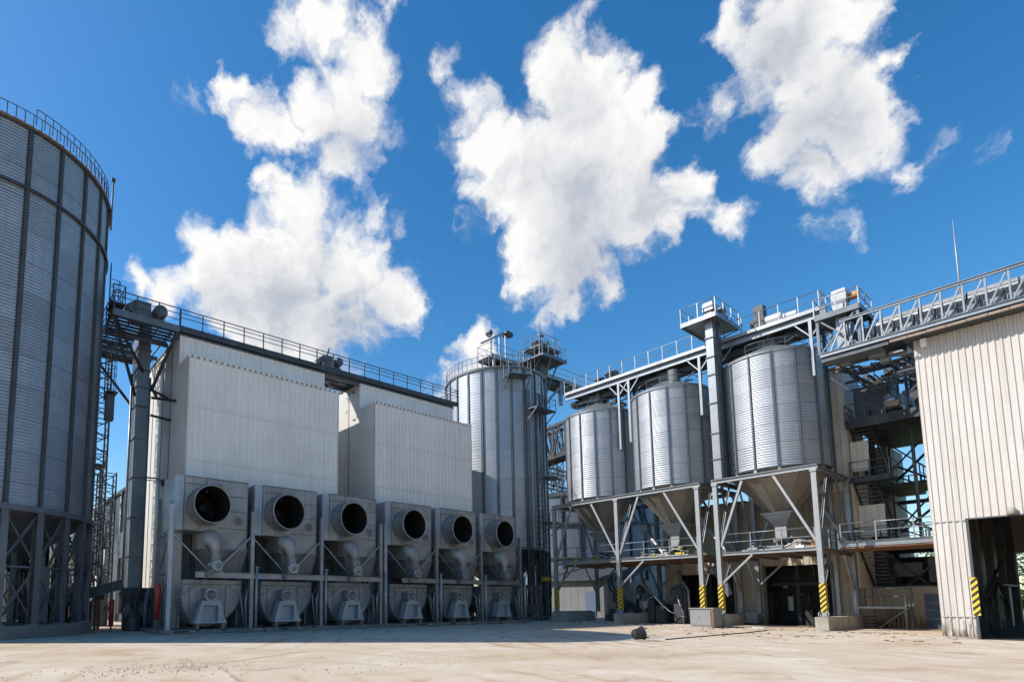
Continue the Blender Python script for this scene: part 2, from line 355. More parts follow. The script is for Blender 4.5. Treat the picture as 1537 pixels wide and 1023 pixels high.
# ---- the big silo on the left
def big_silo():
    C = (0, 34.7); R = 5.55; zb, zt = 5.8, 23.2; ns = 24; ph = -60.5*D2R
    t = thing('grain_silo', 'huge dark corrugated grain silo on steel legs, with rusty eave, towering over everything else', 'silo', (C[0], C[1], 0))
    MB().lathe(corr_prof(R, zb, zt, .15, .019), 144, C).build('wall', silo_metal('silo_sheet_big', ns, ph, 1.45, (.31,.355,.41), (.18,.21,.245), .6, .45, .3), t)
    MB().lathe([(R+.16,zt-.04),(R+.18,zt+.06),(R*.5,zt+1.75),(.7,zt+2.9),(.7,zt+3.2),(.02,zt+3.2)], 48, C, False).lathe([(R-.02,zt-.03),(R+.16,zt-.04)], 48, C, False).build('roof', M['leg_steel'], t)
    e = MB()
    rnd = random.Random(3)
    for k in range(120):                                   # ragged rusty eave edge
        a = (-100+k*1.05)*D2R; w = R*1.05*D2R
        x, y = C[0]+(R+.17)*cos(a), C[1]+(R+.17)*sin(a)
        q = Vector((-sin(a), cos(a), 0)); h = .06+rnd.random()*.09
        e.bar(Vector((x,y,zt+.02))-q*w/2, Vector((x,y,zt+.02))+q*w/2, .05, h)
    e.build('eave_edge', M['rust'], t)
    for k in range(ns):
        a = ph+2*pi*k/ns
        stiff_mb(C, R+.01, a, zb-.1, zt-.03, .24, .10).build('stiffener', M['steel_dark'], t)
        rd = Vector((cos(a), sin(a), 0)); p = Vector((C[0],C[1],0))+rd*(R-.02)
        l = MB().hbeam(p+Vector((0,0,.55)), p+Vector((0,0,zb)), .30, .34, .03, rd); l.bb(p.x-.26,p.x+.26,p.y-.26,p.y+.26,.55,.6)
        l.build('leg', M['leg_steel'], t)
        a2 = a+2*pi/ns; q = Vector((C[0]+(R-.02)*cos(a2), C[1]+(R-.02)*sin(a2), 0))
        b = MB()
        for z0, z1 in ((.7,3.1),(3.2,5.5)):
            b.angle(p+Vector((0,0,z0)), q+Vector((0,0,z1)), .09).angle(p+Vector((0,0,z1)), q+Vector((0,0,z0)), .09)
            b.angle(p+Vector((0,0,z1)), q+Vector((0,0,z1)), .09)
        b.build('cross_brace', M['leg_steel'], t)
    MB().ring(C, R+.03, R+.17, 20.2, 20.32, 96).build('wind_ring', M['steel_dark'], t)
    MB().ring(C, R-.02, R+.20, zb-.28, zb-.02, 96).build('base_ring', M['leg_steel'], t)
    MB().lathe([(R-.05,zb-.1),(.5,2.2),(.5,1.6),(.02,1.6)], 48, C).build('hopper_cone', M['leg_steel'], t)
    for k in range(10):
        a = ph+.2+2*pi*k/10; p = Vector((C[0]+3.1*cos(a), C[1]+3.1*sin(a), 0))
        MB().hbeam(p+Vector((0,0,.55)), p+Vector((0,0,3.9)), .22, .22, .02).build('inner_leg', M['leg_steel'], t)
    MB().lathe([(0.02,.55),(5.82,.55),(5.84,.0)], 96, C, False).build('foundation', M['concrete_dark'], t)
    A0, A1 = -100*D2R, -22*D2R
    pts = arc(C, R+.12, zt, A0, A1, 22)
    MB().rail(pts, .72, 1.2, .02, ()).build('handrail', M['steel_dark'], t)
    pts = arc(C, R+.1, zt+.3, -74*D2R, -22*D2R, 14)
    MB().rail(pts, .8, 1.0, .02, ()).build('raised_handrail', M['steel_dark'], t)
    d = Vector((cos(-17*D2R), sin(-17*D2R), 0)); p = Vector((C[0],C[1],0))+d*(R+.25)
    MB().tube(p+Vector((0,0,zt-1.2)), p+Vector((0,0,zt+1.75)), .05, 6).bb(p.x-.1,p.x+.1,p.y-.1,p.y+.1,zt+1.7,zt+1.85).build('lightning_post', M['leg_steel'], t)
    # caged ladder with rest platform on the flank
    a = -8*D2R; d = Vector((cos(a), sin(a), 0)); q = Vector((-sin(a), cos(a), 0)); o = Vector((C[0],C[1],0))+d*(R+.32)
    l = MB()
    for s in (-.22, .22): l.tube(o+q*s+Vector((0,0,12.6)), o+q*s+Vector((0,0,20.5)), .03, 6)
    for k in range(26): l.tube(o-q*.22+Vector((0,0,12.7+k*.3)), o+q*.22+Vector((0,0,12.7+k*.3)), .014, 5)
    for k in range(15):
        z = 13.2+k*.45
        hp = [o+q*.33*cos(x)+d*(.05+.5*sin(x))+Vector((0,0,z)) for x in [pi*i/6 for i in range(7)]]
        l.pipe(hp, .02, 5)
    for x in (.3,.5,.7): l.tube(o+q*.33*cos(pi*x)+d*(.05+.5*sin(pi*x))+Vector((0,0,13.2)), o+q*.33*cos(pi*x)+d*(.05+.5*sin(pi*x))+Vector((0,0,19.6)), .016, 5)
    l.build('caged_ladder', M['steel_dark'], t)
    c = o+d*.35
    pl = MB().bb(c.x-.35,c.x+.35,c.y-.7,c.y+.7,18.0,18.07); pl.rail([(c.x+.33,c.y-.68,18.07),(c.x+.33,c.y+.68,18.07)],1.0,.7); pl.rail([(c.x-.3,c.y-.68,18.07),(c.x+.33,c.y-.68,18.07)],1.0,.7)
    pl.build('rest_platform', M['steel_dark'], t)
    MB().bb(c.x-.3,c.x+.25,c.y-.5,c.y+.5,13.0,13.05).build('rest_platform', M['steel_dark'], t)
    MB().bb(c.x-.28,c.x+.14,c.y-.22,c.y+.22,11.5,12.9).build('cable_box', M['steel_dark'], t)
big_silo()

# ---- tall silo behind the dryers
def mid_silo():
    C = (39.9, 36.4); R = 4.5; zb, zt = 6.2, 22.0; ns = 22
    face = (42.35+180)*D2R; ph = face+2*D2R
    t = thing('grain_silo', 'tall smooth galvanised silo with ladder platforms standing in the centre behind the dryers', 'silo', (C[0], C[1], 0))
    MB().lathe(corr_prof(R, zb, zt, .26, .006), 128, C).build('wall', silo_metal('silo_sheet_mid', ns, ph, 2.6, (.42,.445,.475), (.27,.29,.315), .5, .48, .22), t)
    MB().lathe([(R-.02,zt-.02),(R+.14,zt-.03),(R+.15,zt+.05),(R*.55,zt+.95),(.6,zt+1.6),(.02,zt+1.6)], 48, C, False).build('roof', M['galv_light'], t)
    MB().ring(C, R-.02, R+.16, zb-.24, zb-.02, 80).build('base_ring', M['galv_dark'], t)
    MB().ring(C, R+.02, R+.13, zt-.16, zt-.06, 80).build('eave_ring', M['galv_dark'], t)
    MB().lathe([(R-.05,zb-.1),(.5,2.4),(.5,1.7),(.02,1.7)], 40, C).build('hopper_cone', M['steel_dark'], t)
    for k in range(ns):
        a = ph+2*pi*k/ns; rd = Vector((cos(a), sin(a), 0)); p = Vector((C[0],C[1],0))+rd*(R-.02)
        stiff_mb(C, R+.006, a, zb-.05, zt-.05, .27, .09).build('stiffener', M['galv_dark'], t)
        MB().hbeam(p+Vector((0,0,.3)), p+Vector((0,0,zb)), .22, .24, .025, rd).build('leg', M['steel_dark'], t)
        a2 = a+2*pi/ns; q = Vector((C[0]+(R-.02)*cos(a2), C[1]+(R-.02)*sin(a2), 0))
        if k % 2 == 0:
            b = MB().angle(p+Vector((0,0,.5)), q+Vector((0,0,3.1)), .08).angle(p+Vector((0,0,3.1)), q+Vector((0,0,.5)), .08)
            b.angle(p+Vector((0,0,3.3)), q+Vector((0,0,5.8)), .08).angle(p+Vector((0,0,5.8)), q+Vector((0,0,3.3)), .08)
            b.build('cross_brace', M['steel_dark'], t)
    MB().lathe([(.02,.3),(4.75,.3),(4.77,0)], 64, C, False).build('foundation', M['concrete_dark'], t)
    MB().rail(arc(C, R+.08, zt, 120*D2R, 262*D2R, 22), 1.1, 1.2, .02).build('handrail', M['galv_dark'], t)
    # ladder, cable ducts and rest platforms on the right-hand flank
    def flank(adeg): a = face+adeg*D2R; return Vector((cos(a), sin(a), 0))
    d = flank(44); q = Vector((-d.y, d.x, 0)); o = Vector((*C,0))+d*(R+.35)
    l = MB()
    for s in (-.22,.22): l.tube(o+q*s+Vector((0,0,3)), o+q*s+Vector((0,0,zt+1)), .03, 6)
    for k in range(66): l.tube(o-q*.22+Vector((0,0,3.1+k*.3)), o+q*.22+Vector((0,0,3.1+k*.3)), .014, 4)
    for k in range(36):
        z = 5+k*.47
        l.pipe([o+q*.34*cos(x)+d*(.05+.5*sin(x))+Vector((0,0,z)) for x in [pi*i/6 for i in range(7)]], .018, 4)
    l.build('caged_ladder', M['steel_dark'], t)
    for i, (ad, z, w) in enumerate(((22,20.9,1.0),(50,18.2,1.3),(66,12.4,1.0),(66,8.4,1.0))):
        d = flank(ad); q = Vector((-d.y, d.x, 0)); o = Vector((*C,0))+d*(R+.12)
        p = MB()
        for s in (0, 1): pass
        c0, c1, c2, c3 = o-q*w, o+q*w, o+q*w+d*1.15, o-q*w+d*1.15
        zz = Vector((0,0,z))
        p.bar(o+d*.575-q*w+zz, o+d*.575+q*w+zz, 1.15, .08)
        p.rail([c0+zz, c3+zz, c2+zz, c1+zz], 1.05, 1.0, .022)
        for s in (c3, c2): p.angle(s+zz, (s-d*1.1)+Vector((0,0,z-1.0)), .07)
        p.build('rest_platform', M['galv_dark'], t)
    for ad in (33, 36, 39, 56, 58, 75):
        d = flank(ad); o = Vector((*C,0))+d*(R+.16)
        MB().tube(o+Vector((0,0,2)), o+Vector((0,0,20)), .05 if ad != 75 else .09, 6).build('vertical_pipe', M['galv_dark'], t)
mid_silo()

# ---- the three hopper silos on the rack
XR = 38.65
def hopper_silo(label, cy, R, zt, ph):
    C = (41.52, cy); zb = 9.65; ns = 14
    t = thing('hopper_silo', label, 'silo', (C[0], C[1], 0), 'hopper silos on the steel rack')
    MB().lathe(corr_prof(R, zb, zt, .155, .021), 120, C).build('wall', silo_metal('silo_sheet_small', ns, ph, 1.15, (.46,.485,.515), (.29,.315,.345), .5, .47, .26), t)
    MB().lathe([(R-.02,zt-.03),(R+.08,zt-.03),(R+.09,zt+.04),(R*.5,zt+.72),(.35,zt+1.2),(.35,zt+1.4),(.02,zt+1.4)], 48, C, False).build('roof', M['galv'], t)
    MB().ring(C, R+.015, R+.075, zt-.11, zt-.035, 64).build('eave_ring', M['galv_light'], t)
    for k in range(ns):
        a = ph+2*pi*k/ns; rd = Vector((cos(a), sin(a), 0)); p = Vector((*C,0))+rd*(R+.03)
        stiff_mb(C, R+.02, a, zb-.12, zt-.05, .15, .07).build('stiffener', M['leg_steel'], t)
        MB().bar(p+Vector((0,0,9.36)), p+Vector((0,0,zb-.12)), .16, .12, rd).build('foot', M['galv_light'], t)
    MB().ring(C, R-.12, R+.07, zb-.10, zb-.005, 64).build('base_ring', M['steel_dark'], t)
    n = 14; vs = []; fs = []; mb = MB()
    for k in range(n):                                       # the cone is folded from flat sheets with lapped seams
        a0 = ph+2*pi*k/n; a1 = ph+2*pi*(k+1)/n
        P = lambda r, a, z: (C[0]+r*cos(a), C[1]+r*sin(a), z)
        mb.add([P(R-.06,a0,zb-.1), P(R-.06,a1,zb-.1), P(.55,a1,7.06), P(.55,a0,7.06)], [(0,3,2,1)])
        mb.bar(P(R-.04,a0,zb-.13), P(.57,a0,7.06), .06, .03, up=(cos(a0),sin(a0),-.6))
    mb.build('hopper_cone', weathered('brown_cone_sheet', (.29,.262,.225), (.165,.148,.125), .45, .35, .5, .5, 1.0), t)  # brown bounce light and shade under the silo put into the cone colour
    ch = MB(); x, y = C
    def sq(h, z): return [(x-h,y-h,z),(x+h,y-h,z),(x+h,y+h,z),(x-h,y+h,z)]
    vs = sq(.84,7.1)+sq(.31,6.28)+sq(.31,5.55)
    ch.add(vs, [(0,1,5,4),(1,2,6,5),(2,3,7,6),(3,0,4,7),(4,5,9,8),(5,6,10,9),(6,7,11,10),(7,4,8,11)])
    ch.bb(x-.88,x+.88,y-.88,y+.88,7.04,7.12)
    ch.build('discharge_funnel', M['galv_light'], t)
    MB().bb(x-.42,x+.42,y-.42,y+.42,5.25,5.55).bb(x-.42,x-.9,y-.15,y+.15,5.3,5.5).tube((x,y,5.25),(x,y,4.7),.2,10).build('slide_gate', M['galv_dark'], t)
    rr = MB().pipe(arc(C, R*.84, zt+.85, 165*D2R, 275*D2R, 18), .022, 6).pipe(arc(C, R*.84, zt+.5, 165*D2R, 275*D2R, 18), .016, 5)
    for a in (165, 192, 220, 248, 275): rr.tube((C[0]+R*.84*cos(a*D2R), C[1]+R*.84*sin(a*D2R), zt+.1), (C[0]+R*.84*cos(a*D2R), C[1]+R*.84*sin(a*D2R), zt+.86), .018, 5)
    rr.build('roof_handrail', M['galv_dark'], t)
    MB().tube((x,y,zt+1.3),(x+.1,y,zt+3.0),.16,10).build('fill_spout', M['galv'], t)
hopper_silo('corrugated hopper silo at the far left end of the steel rack', 26.6, 2.58, 16.55, 206*D2R)
hopper_silo('middle one of the three corrugated hopper silos on the rack', 20.7, 2.58, 16.65, 203*D2R)
hopper_silo('corrugated hopper silo nearest the cream warehouse, right of the square elevator shaft', 14.06, 2.72, 16.85, 200*D2R)

# ================================================================= DRYERS
def dryer_house(label, x0, x1, x1u):
    t = thing('dryer_building', label, 'building', (x0, 31.4, 0), 'white clad dryer buildings')
    yf, yu, yb = 31.4, 33.25, 43.5; zf, zu = 15.35, 17.28
    MB().clad('x', x0+.03, x1-.03, 7.6, zf-.16, yf, -1, .345, .035).build('front_cladding', M['clad'], t)
    MB().clad('x', x0+.03, x1-.03, 0, 7.59, yf, -1, .5, .05).build('recess_shade_wall', M['steel_dark'], t)  # ribbed wall, shade of the recess behind the fans put into its colour
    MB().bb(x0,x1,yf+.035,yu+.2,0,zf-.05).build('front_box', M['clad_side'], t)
    MB().bb(x0-.04,x1+.04,yf-.06,yu-.045,zf-.15,zf-.02).build('front_cap', M['clad'], t)
    MB().clad('x', x0+.03, x1u-.03, zf-.6, zu-.1, yu, -1, .345, .035).build('upper_cladding', M['clad'], t)
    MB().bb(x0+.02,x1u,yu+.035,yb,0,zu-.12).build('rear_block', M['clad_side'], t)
    MB().bb(x0-.03,x1u+.03,yu-.05,yb+.03,zu-.11,zu).build('roof', M['galv_dark'], t)
    c = MB()
    for k in range(int((x1-x0)/.345)): c.bb(x0+.12+k*.345, x0+.24+k*.345, yf-.075, yf-.061, zf-.15, zf-.03)
    c.build('cap_screws', M['roof_rust'], t)['kind'] = 'stuff'
    for z in (9.35, 12.4):
        MB().bb(x0+.03,x1-.03,yf-.043,yf-.036,z,z+.02).build('sheet_lap', M['lap'], t)
    q = MB(); n = int((x1-x0)/.345)
    for z in (8.3,9.5,10.9,12.55,13.9):
        for k in range(n): q.bb(x0+.27+k*.345,x0+.30+k*.345,yf-.046,yf-.0345,z,z+.03)
    for k in range(n): q.bb(x0+.27+k*.345,x0+.30+k*.345,yu-.046,yu-.0345,zu-.4,zu-.37)
    q.build('fixing_screws', M['roof_rust'], t)['kind'] = 'stuff'
    MB().bb(x0-.012,x0+.06,yf-.05,yf-.0351,7.6,zf-.16).bb(x0-.012,x0-.001,yf-.05,yf+.12,7.6,zf-.16).build('corner_flashing', M['clad_side'], t)
    MB().bb(x1-.06,x1+.012,yf-.05,yf-.0351,7.6,zf-.16).bb(x1+.001,x1+.012,yf-.05,yf+.12,7.6,zf-.16).build('corner_flashing', M['clad_side'], t)
    s = MB()
    for y in (34.6, 36.4, 38.6, 40.8): s.bb(x0-.005, x0+.018, y, y+.05, 0, zu-.2)
    s.build('side_joints', M['galv_dark'], t)
dryer_house('larger left white clad dryer building with stepped top beside the bucket elevator', 9.57, 19.4, 19.45)
dryer_house('smaller right white clad dryer building with stepped top in front of the tall silo', 22.3, 31.6, 31.5)

# ---- fan units
def fan_unit():
    X = 8.55; Y = 29.5
    t = thing('dryer_fan', 'grey dryer fan with gaping round outlet, first from the left in the row', 'fan', (X, Y, 0), 'grey dryer fans in front of the buildings')
    cx, cz = X+1.62, 6.52
    cs = MB().bb(X+.46,X+3.93,Y+.02,Y+.05,5.24,5.26)
    x0, x1, z0, z1, rh = X+.46, X+3.93, 5.24, 8.06, .955
    an = sorted([2*pi*k/56 for k in range(56)]+[atan2(b-cz, a-cx) % (2*pi) for a in (x0, x1) for b in (z0, z1)])
    def edge(a):
        c, s = cos(a), sin(a)
        k = min([v for v in ((x1-cx)/c if c > 1e-9 else 1e9, (x0-cx)/c if c < -1e-9 else 1e9, (z1-cz)/s if s > 1e-9 else 1e9, (z0-cz)/s if s < -1e-9 else 1e9)])
        return (cx+c*k, Y, cz+s*k)
    n = len(an); vs = [(cx+rh*cos(a), Y, cz+rh*sin(a)) for a in an]+[edge(a) for a in an]
    cs.add(vs, [(k, n+k, n+(k+1)%n, (k+1)%n) for k in range(n)])
    Yb = Y+1.84
    cs.add([(x0,Y,z0),(x1,Y,z0),(x1,Yb,z0),(x0,Yb,z0),(x0,Y,z1),(x1,Y,z1),(x1,Yb,z1),(x0,Yb,z1)], [(0,3,2,1),(4,5,6,7),(1,2,6,5),(2,3,7,6),(3,0,4,7)])
    cas = cs.build('casing', M['fan_paint'], t)
    MB().bb(X,X+.44,Y-.015,Y+.03,5.22,8.02).bb(X,X+.03,Y+.031,Y+1.84,5.22,8.0).build('side_panel', M['fan_side'], t)
    tr = MB()
    for (a, b, c, d) in ((.46,3.93,8.0,8.06),(.46,1.62,7.62,7.68),(1.60,1.64,7.25,8.0),(2.6,3.93,7.17,7.22),(2.6,3.93,6.36,6.41),(2.3,3.93,5.42,5.47),(3.89,3.93,5.26,7.99),(.46,.50,5.26,7.99)): tr.bb(X+a,X+b,Y-.022,Y-.001,c,d)
    tr.build('casing_seams', M['fan_dark'], t)
    lo = MB().bb(X+1.56,X+3.93,Y+.01,Y+1.84,4.33,5.235); lo.build('lower_casing', M['fan_paint'], t)
    x0, x1 = X+1.62, X+3.98
    hp = MB(); y0, y1 = Y-.02, Y+1.84
    vs = [(x0,y0,4.32),(x1,y0,4.32),(x1,y1,4.32),(x0,y1,4.32),(x0+.25,y0+.25,3.12),(x1-.3,y0+.25,3.12),(x1-.3,y1,3.12),(x0+.25,y1,3.12)]
    hp.add(vs, [(0,4,5,1),(1,5,6,2),(2,6,7,3),(3,7,4,0),(0,1,2,3),(4,7,6,5)]).bb(x0-.03,x1+.03,y0-.03,y0-.005,4.26,4.35)
    hp.build('hopper', M['fan_dark'], t)
    du = MB().lathe_y([(.96,Y+.0),(.96,Y-1.0),(.985,Y-1.0),(.985,Y-1.06),(.93,Y-1.06),(.93,Y+1.5)], 56, cx, cz)
    duct = du.build('outlet_duct', M['fan_paint'], t)
    MB().lathe_y([(1.05,Y-.001),(1.05,Y-.05),(.965,Y-.05),(.965,Y-.001)], 56, cx, cz, False).build('flange', M['fan_dark'], duct)
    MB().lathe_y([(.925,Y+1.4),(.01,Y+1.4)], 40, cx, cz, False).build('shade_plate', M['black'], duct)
    im = MB().lathe_y([(.01,Y+.42),(.22,Y+.44),(.27,Y+.6),(.27,Y+1.3)], 24, cx, cz)
    for k in range(8):
        a = 2*pi*k/8; p = Vector((cx+.26*cos(a), Y+1.1, cz+.26*sin(a))); q = Vector((cx+.9*cos(a+.25), Y+1.15, cz+.9*sin(a+.25)))
        im.bar(p, q, .20, .015, up=(sin(a)*.5, -.8, -cos(a)*.5))
    im.build('impeller', M['black'], duct)
    MB().lathe_y([(.928,Y-1.0),(.926,Y+1.39)], 48, cx, cz).build('black_lining', M['black'], duct)  # near-black sleeve over the inner duct wall
    g = MB().lathe_y([(.26,Y-.001),(.26,Y-.09),(.20,Y-.11),(.19,Y-.04),(.01,Y-.04)], 28, X+3.42, 5.9); gg = g.build('inspection_port', M['galv_light'], t)
    MB().lathe_y([(.15,Y-.06),(.13,Y-.09),(.01,Y-.09)], 20, X+3.42, 5.9).build('port_glass', M['fan_dark'], gg)
    MB().pipe([(X+1.95,Y-.002,7.62),(X+1.95,Y-.14,7.66),(X+2.02,Y-.16,7.74),(X+2.34,Y-.16,7.74),(X+2.41,Y-.14,7.66),(X+2.41,Y-.002,7.62)], .035, 8).bb(X+2.0,X+2.36,Y-.06,Y-.02,7.54,7.76).build('lifting_lug', M['galv_light'], t)
    MB().bb(X+1.24,X+1.48,Y-.09,Y-.023,5.30,5.50).lathe_y([(.07,Y-.091),(.06,Y-.11),(.01,Y-.11)],14,X+1.36,5.40).build('junction_box', M['galv'], t)
    w = MB(); rnd = random.Random(2)
    for k in range(9): w.bb(X+1.62+k*.14, X+1.72+k*.14-rnd.random()*.03, Y-.05, Y-.022, 5.34+rnd.random()*.02, 5.44-rnd.random()*.03)
    w.build('terminal_row', M['galv_light'], t)
    # elbow and rotary valve
    el = []; rr = []
    cxe = X+1.85
    for i in range(14):
        a = (i/13)*pi/2
        el.append((cxe+.16*i/13, Y+.02-.56*sin(a), 4.86-.60*(1-cos(a)))); rr.append(.46 if i < 5 else .46-.22*((i-5)/8)**.9)
    el.append((el[-1][0]+.01, el[-1][1], 4.02)); rr.append(.215)
    MB().pipe(el, rr, 20).build('elbow_pipe', M['fan_paint'], t)
    ex, ey = el[-1][0], el[-1][1]
    v = MB().lathe([(.02,4.04),(.25,4.04),(.25,3.99),(.19,3.98),(.19,3.72),(.25,3.71),(.25,3.66),(.02,3.66)], 20, (ex,ey), False)
    for k in range(4): v.bb(ex-.2+k*.11, ex-.15+k*.11, ey-.235, ey-.18, 3.72, 3.98)
    v.build('sight_neck', M['galv_light'], t)
    v = MB().lathe_y([(.01,ey-.34),(.29,ey-.34),(.33,ey-.28),(.33,ey+.28),(.01,ey+.28)], 20, ex, 3.42, False)
    v.lathe_y([(.01,ey-.42),(.11,ey-.42),(.11,ey-.34)], 14, ex+.03, 3.42); v.bb(ex-.30,ex+.30,ey-.26,ey+.26,3.11,3.2); v.bb(ex+.28,ex+.46,ey-.1,ey+.1,3.45,3.62)
    v.build('rotary_valve', M['galv'], t)
    # lower blower: scroll housing, motor, stand
    ys = Y+.45
    poly = [(.70,2.72),(.66,2.3),(.64,1.77),(.72,1.35),(.88,.98),(1.1,.62),(1.35,.42),(1.75,.33),(2.2,.34),(2.7,.5),(3.02,.72),(3.4,1.05),(3.7,1.49),(3.84,1.98),(3.86,2.72)]
    h = MB().prism_y([(X+a,b) for a, b in poly], ys, ys+1.2); hs = h.build('blower_housing', M['fan_paint'], t)
    rb = MB().bb(X+1.04,X+1.08,ys-.03,ys-.001,.70,2.44).bb(X+2.96,X+3.0,ys-.03,ys-.001,.72,2.44).bb(X+.70,X+3.86,ys-.035,ys-.001,2.46,2.52)
    rb.build('stiffening_rib', M['fan_dark'], hs)
    pp = [(X+a,b) for a, b in poly]; ed = MB()
    for i in range(len(pp)-1): ed.bar((pp[i][0],ys-.02,pp[i][1]),(pp[i+1][0],ys-.02,pp[i+1][1]),.05,.04)
    ed.build('rim_flange', M['fan_dark'], hs)
    mx, mz = X+1.96, 1.95
    mo = MB()
    pr = [(.30,.20),(.20,.30),(-.20,.30),(-.30,.20),(-.30,-.20),(-.20,-.30),(.20,-.30),(.30,-.20)]
    mo.prism_y([(mx+a,mz+b) for a, b in pr[::-1]], Y-.30, ys-.004)
    for k in range(5):
        z = mz-.2+k*.1; mo.bb(mx-.335,mx-.301,Y-.22,Y+.3,z-.02,z+.02).bb(mx+.301,mx+.335,Y-.22,Y+.3,z-.02,z+.02)
    mob = mo.build('motor', M['galv_light'], t)
    MB().lathe_y([(.25,Y-.301),(.25,Y-.35),(.21,Y-.37),(.2,Y-.33),(.01,Y-.33)], 24, mx, mz).build('fan_cowl', M['fan_dark'], mob)
    MB().lathe_y([(.07,Y-.331),(.05,Y-.36),(.01,Y-.36)], 12, mx, mz).build('hub', M['galv'], mob)
    MB().bb(mx+.2,mx+.32,Y-.1,Y+.15,mz+.28,mz+.36).build('terminal_box', M['fan_dark'], mob)
    st = MB(); y0 = Y-.5; L, Rr = X+1.11, X+2.67; tl, tr_ = X+1.42, X+2.36
    for a, b, c, d in ((L,tl,X+1.44,X+1.5),(Rr,tr_,X+2.26,X+2.28)):
        st.add([(a,y0,.58),(c,y0,.58),(d,y0,1.42),(b,y0,1.60),(a,y0+.55,.58),(c,y0+.55,.58),(d,y0+.55,1.42),(b,y0+.55,1.60)], [(0,1,2,3) if a < c else (3,2,1,0),(0,3,7,4),(1,5,6,2),(4,7,6,5)])
    st.bb(tl-.02,tr_+.02,y0-.02,y0+.6,1.56,1.64).bb(L-.05,Rr+.05,y0-.04,y0+.62,.50,.58).bb(X+1.4,X+2.36,y0+.001,y0+.5,1.40,1.555).bb(X+1.42,X+2.34,y0+.30,y0+.34,.581,1.41)
    st.build('motor_stand', M['fan_side'], t)
    for xx in (L+.05, Rr-.2):
        MB().bb(xx,xx+.16,y0+.02,y0+.5,.22,.5).build('foot', M['fan_dark'], t)
    # supports under the unit
    for xx in (X+.62, X+3.2):
        MB().bar((xx,Y+1.0,.2),(xx+.05,Y+1.0,1.2),.1).build('support_leg', M['fan_dark'], t)
    return t
f1 = fan_unit()
FX = [8.55, 12.87, 17.18, 21.83, 26.13, 30.42]
names = ['second', 'third', 'fourth', 'fifth', 'last']
extra = ['between the first and the third', 'at the right end of the left trio', 'at the left end of the right trio', 'in the middle of the right trio', 'nearest the tall silo']
for i, x in enumerate(FX[1:]):
    c = copy_tree(f1); c.location = (x, 29.5, 0)
    c['label'] = 'grey dryer fan, %s from the left, %s' % (names[i], extra[i])

def fan_frame(label, xs, full_left):
    t = thing('steel_gantry', label, 'steel frame', (xs[0], 29.3, 0), 'steel frames round the dryer fans')
    Y = 29.24
    for i, x in enumerate(xs):
        MB().channel((x,Y,.2),(x,Y,6.45),.2,.22,.02,(0,-1,0)).bb(x-.16,x+.16,Y-.16,Y+.16,.2,.23).build('post', M['fan_side'] if i == 0 else M['galv'], t)
        MB().channel((x-.12,Y+1.7,.2),(x-.12,Y+1.7,6.9),.16,.18,.02,(0,-1,0)).build('rear_post', M['galv_dark'], t)
        s = MB().angle((x,Y+.1,5.0),(x,Y+1.7,3.2),.07).angle((x,Y+.1,2.9),(x,Y+1.7,1.1),.07).bar((x,Y+.1,4.9),(x,Y+1.6,4.9),.08).bar((x,Y+.1,2.95),(x,Y+1.6,2.95),.08)
        s.build('side_brace', M['fan_dark'], t)
    for i in range(len(xs)-1):
        a, b = xs[i], xs[i+1]
        MB().angle((a+.1,Y-.02,4.98),(a+1.95,Y-.02,3.2),.085).build('brace', M['galv'], t)
        MB().angle((b-.1,Y-.02,5.05),(b-1.75,Y-.02,3.4),.07).build('brace', M['galv'], t)
        MB().angle((b-.1,Y+.08,5.0),(b-1.9,Y+.08,3.2),.06).build('brace', M['galv'], t)
        MB().angle((a+.15,Y+.12,1.55),(a+1.85,Y+.12,2.75),.05).build('low_brace', M['fan_dark'], t)
        MB().angle((b-.15,Y+.12,1.6),(b-1.3,Y+.12,2.5),.05).build('low_brace', M['fan_dark'], t)
        x = b-.22
        MB().pipe([(x-.05,Y-.12,2.2),(x-.12,Y-.1,1.6),(x-.05,Y-.1,.2)], .05, 8).build('drain_pipe', M['galv'], t)
        MB().pipe([(x-.36,Y,2.05),(x-.30,Y-.02,1.4),(x-.1,Y-.02,.25)], .03, 6).build('cable_conduit', M['galv_light'], t)
    for i in range(len(xs)-1):
        a, b = xs[i], xs[i+1]
        x = b+.22 if i < len(xs)-2 else b+.25
        MB().tube((x,Y-.22,.22),(x,Y-.22,3.46),.075,10).bb(x-.1,x+.1,Y-.32,Y-.12,3.40,3.44).build('vent_pipe', M['galv_light'], t)
    MB().channel((xs[0]+1.25,Y-.2,2.95),(xs[-1]+.1,Y-.2,2.95),.12,.30,.015).build('front_beam', M['galv'], t)
    for x in xs[:-1]: MB().lathe_y([(.12,Y-.27),(.12,Y-.33),(.01,Y-.33)], 16, x+1.9, 2.95, False).build('pulley', M['fan_dark'], t)
fan_frame('grey steel frame braced round the three left dryer fans', [8.35, 12.67, 16.98, 21.25], True)
fan_frame('grey steel frame braced round the three right dryer fans', [21.62, 25.93, 30.22, 34.45], False)
pl = thing('concrete_plinth', 'long low stained concrete plinth under the row of dryer fans', 'plinth', (21,29,0))
MB().bb(8.0,34.9,28.75,33,0,.2).build('slab', M['concrete_dark'], pl)
ob = MB(); rnd = random.Random(9)
for k in range(70):
    x = rnd.uniform(8.2,34.5); y = 28.72; h = rnd.uniform(.01,.035); ob.bb(x, x+rnd.uniform(.1,.5), y, 28.749, .06+rnd.random()*.06, .14+h)
ob.build('spalled_edge', M['concrete'], pl)['kind'] = 'stuff'
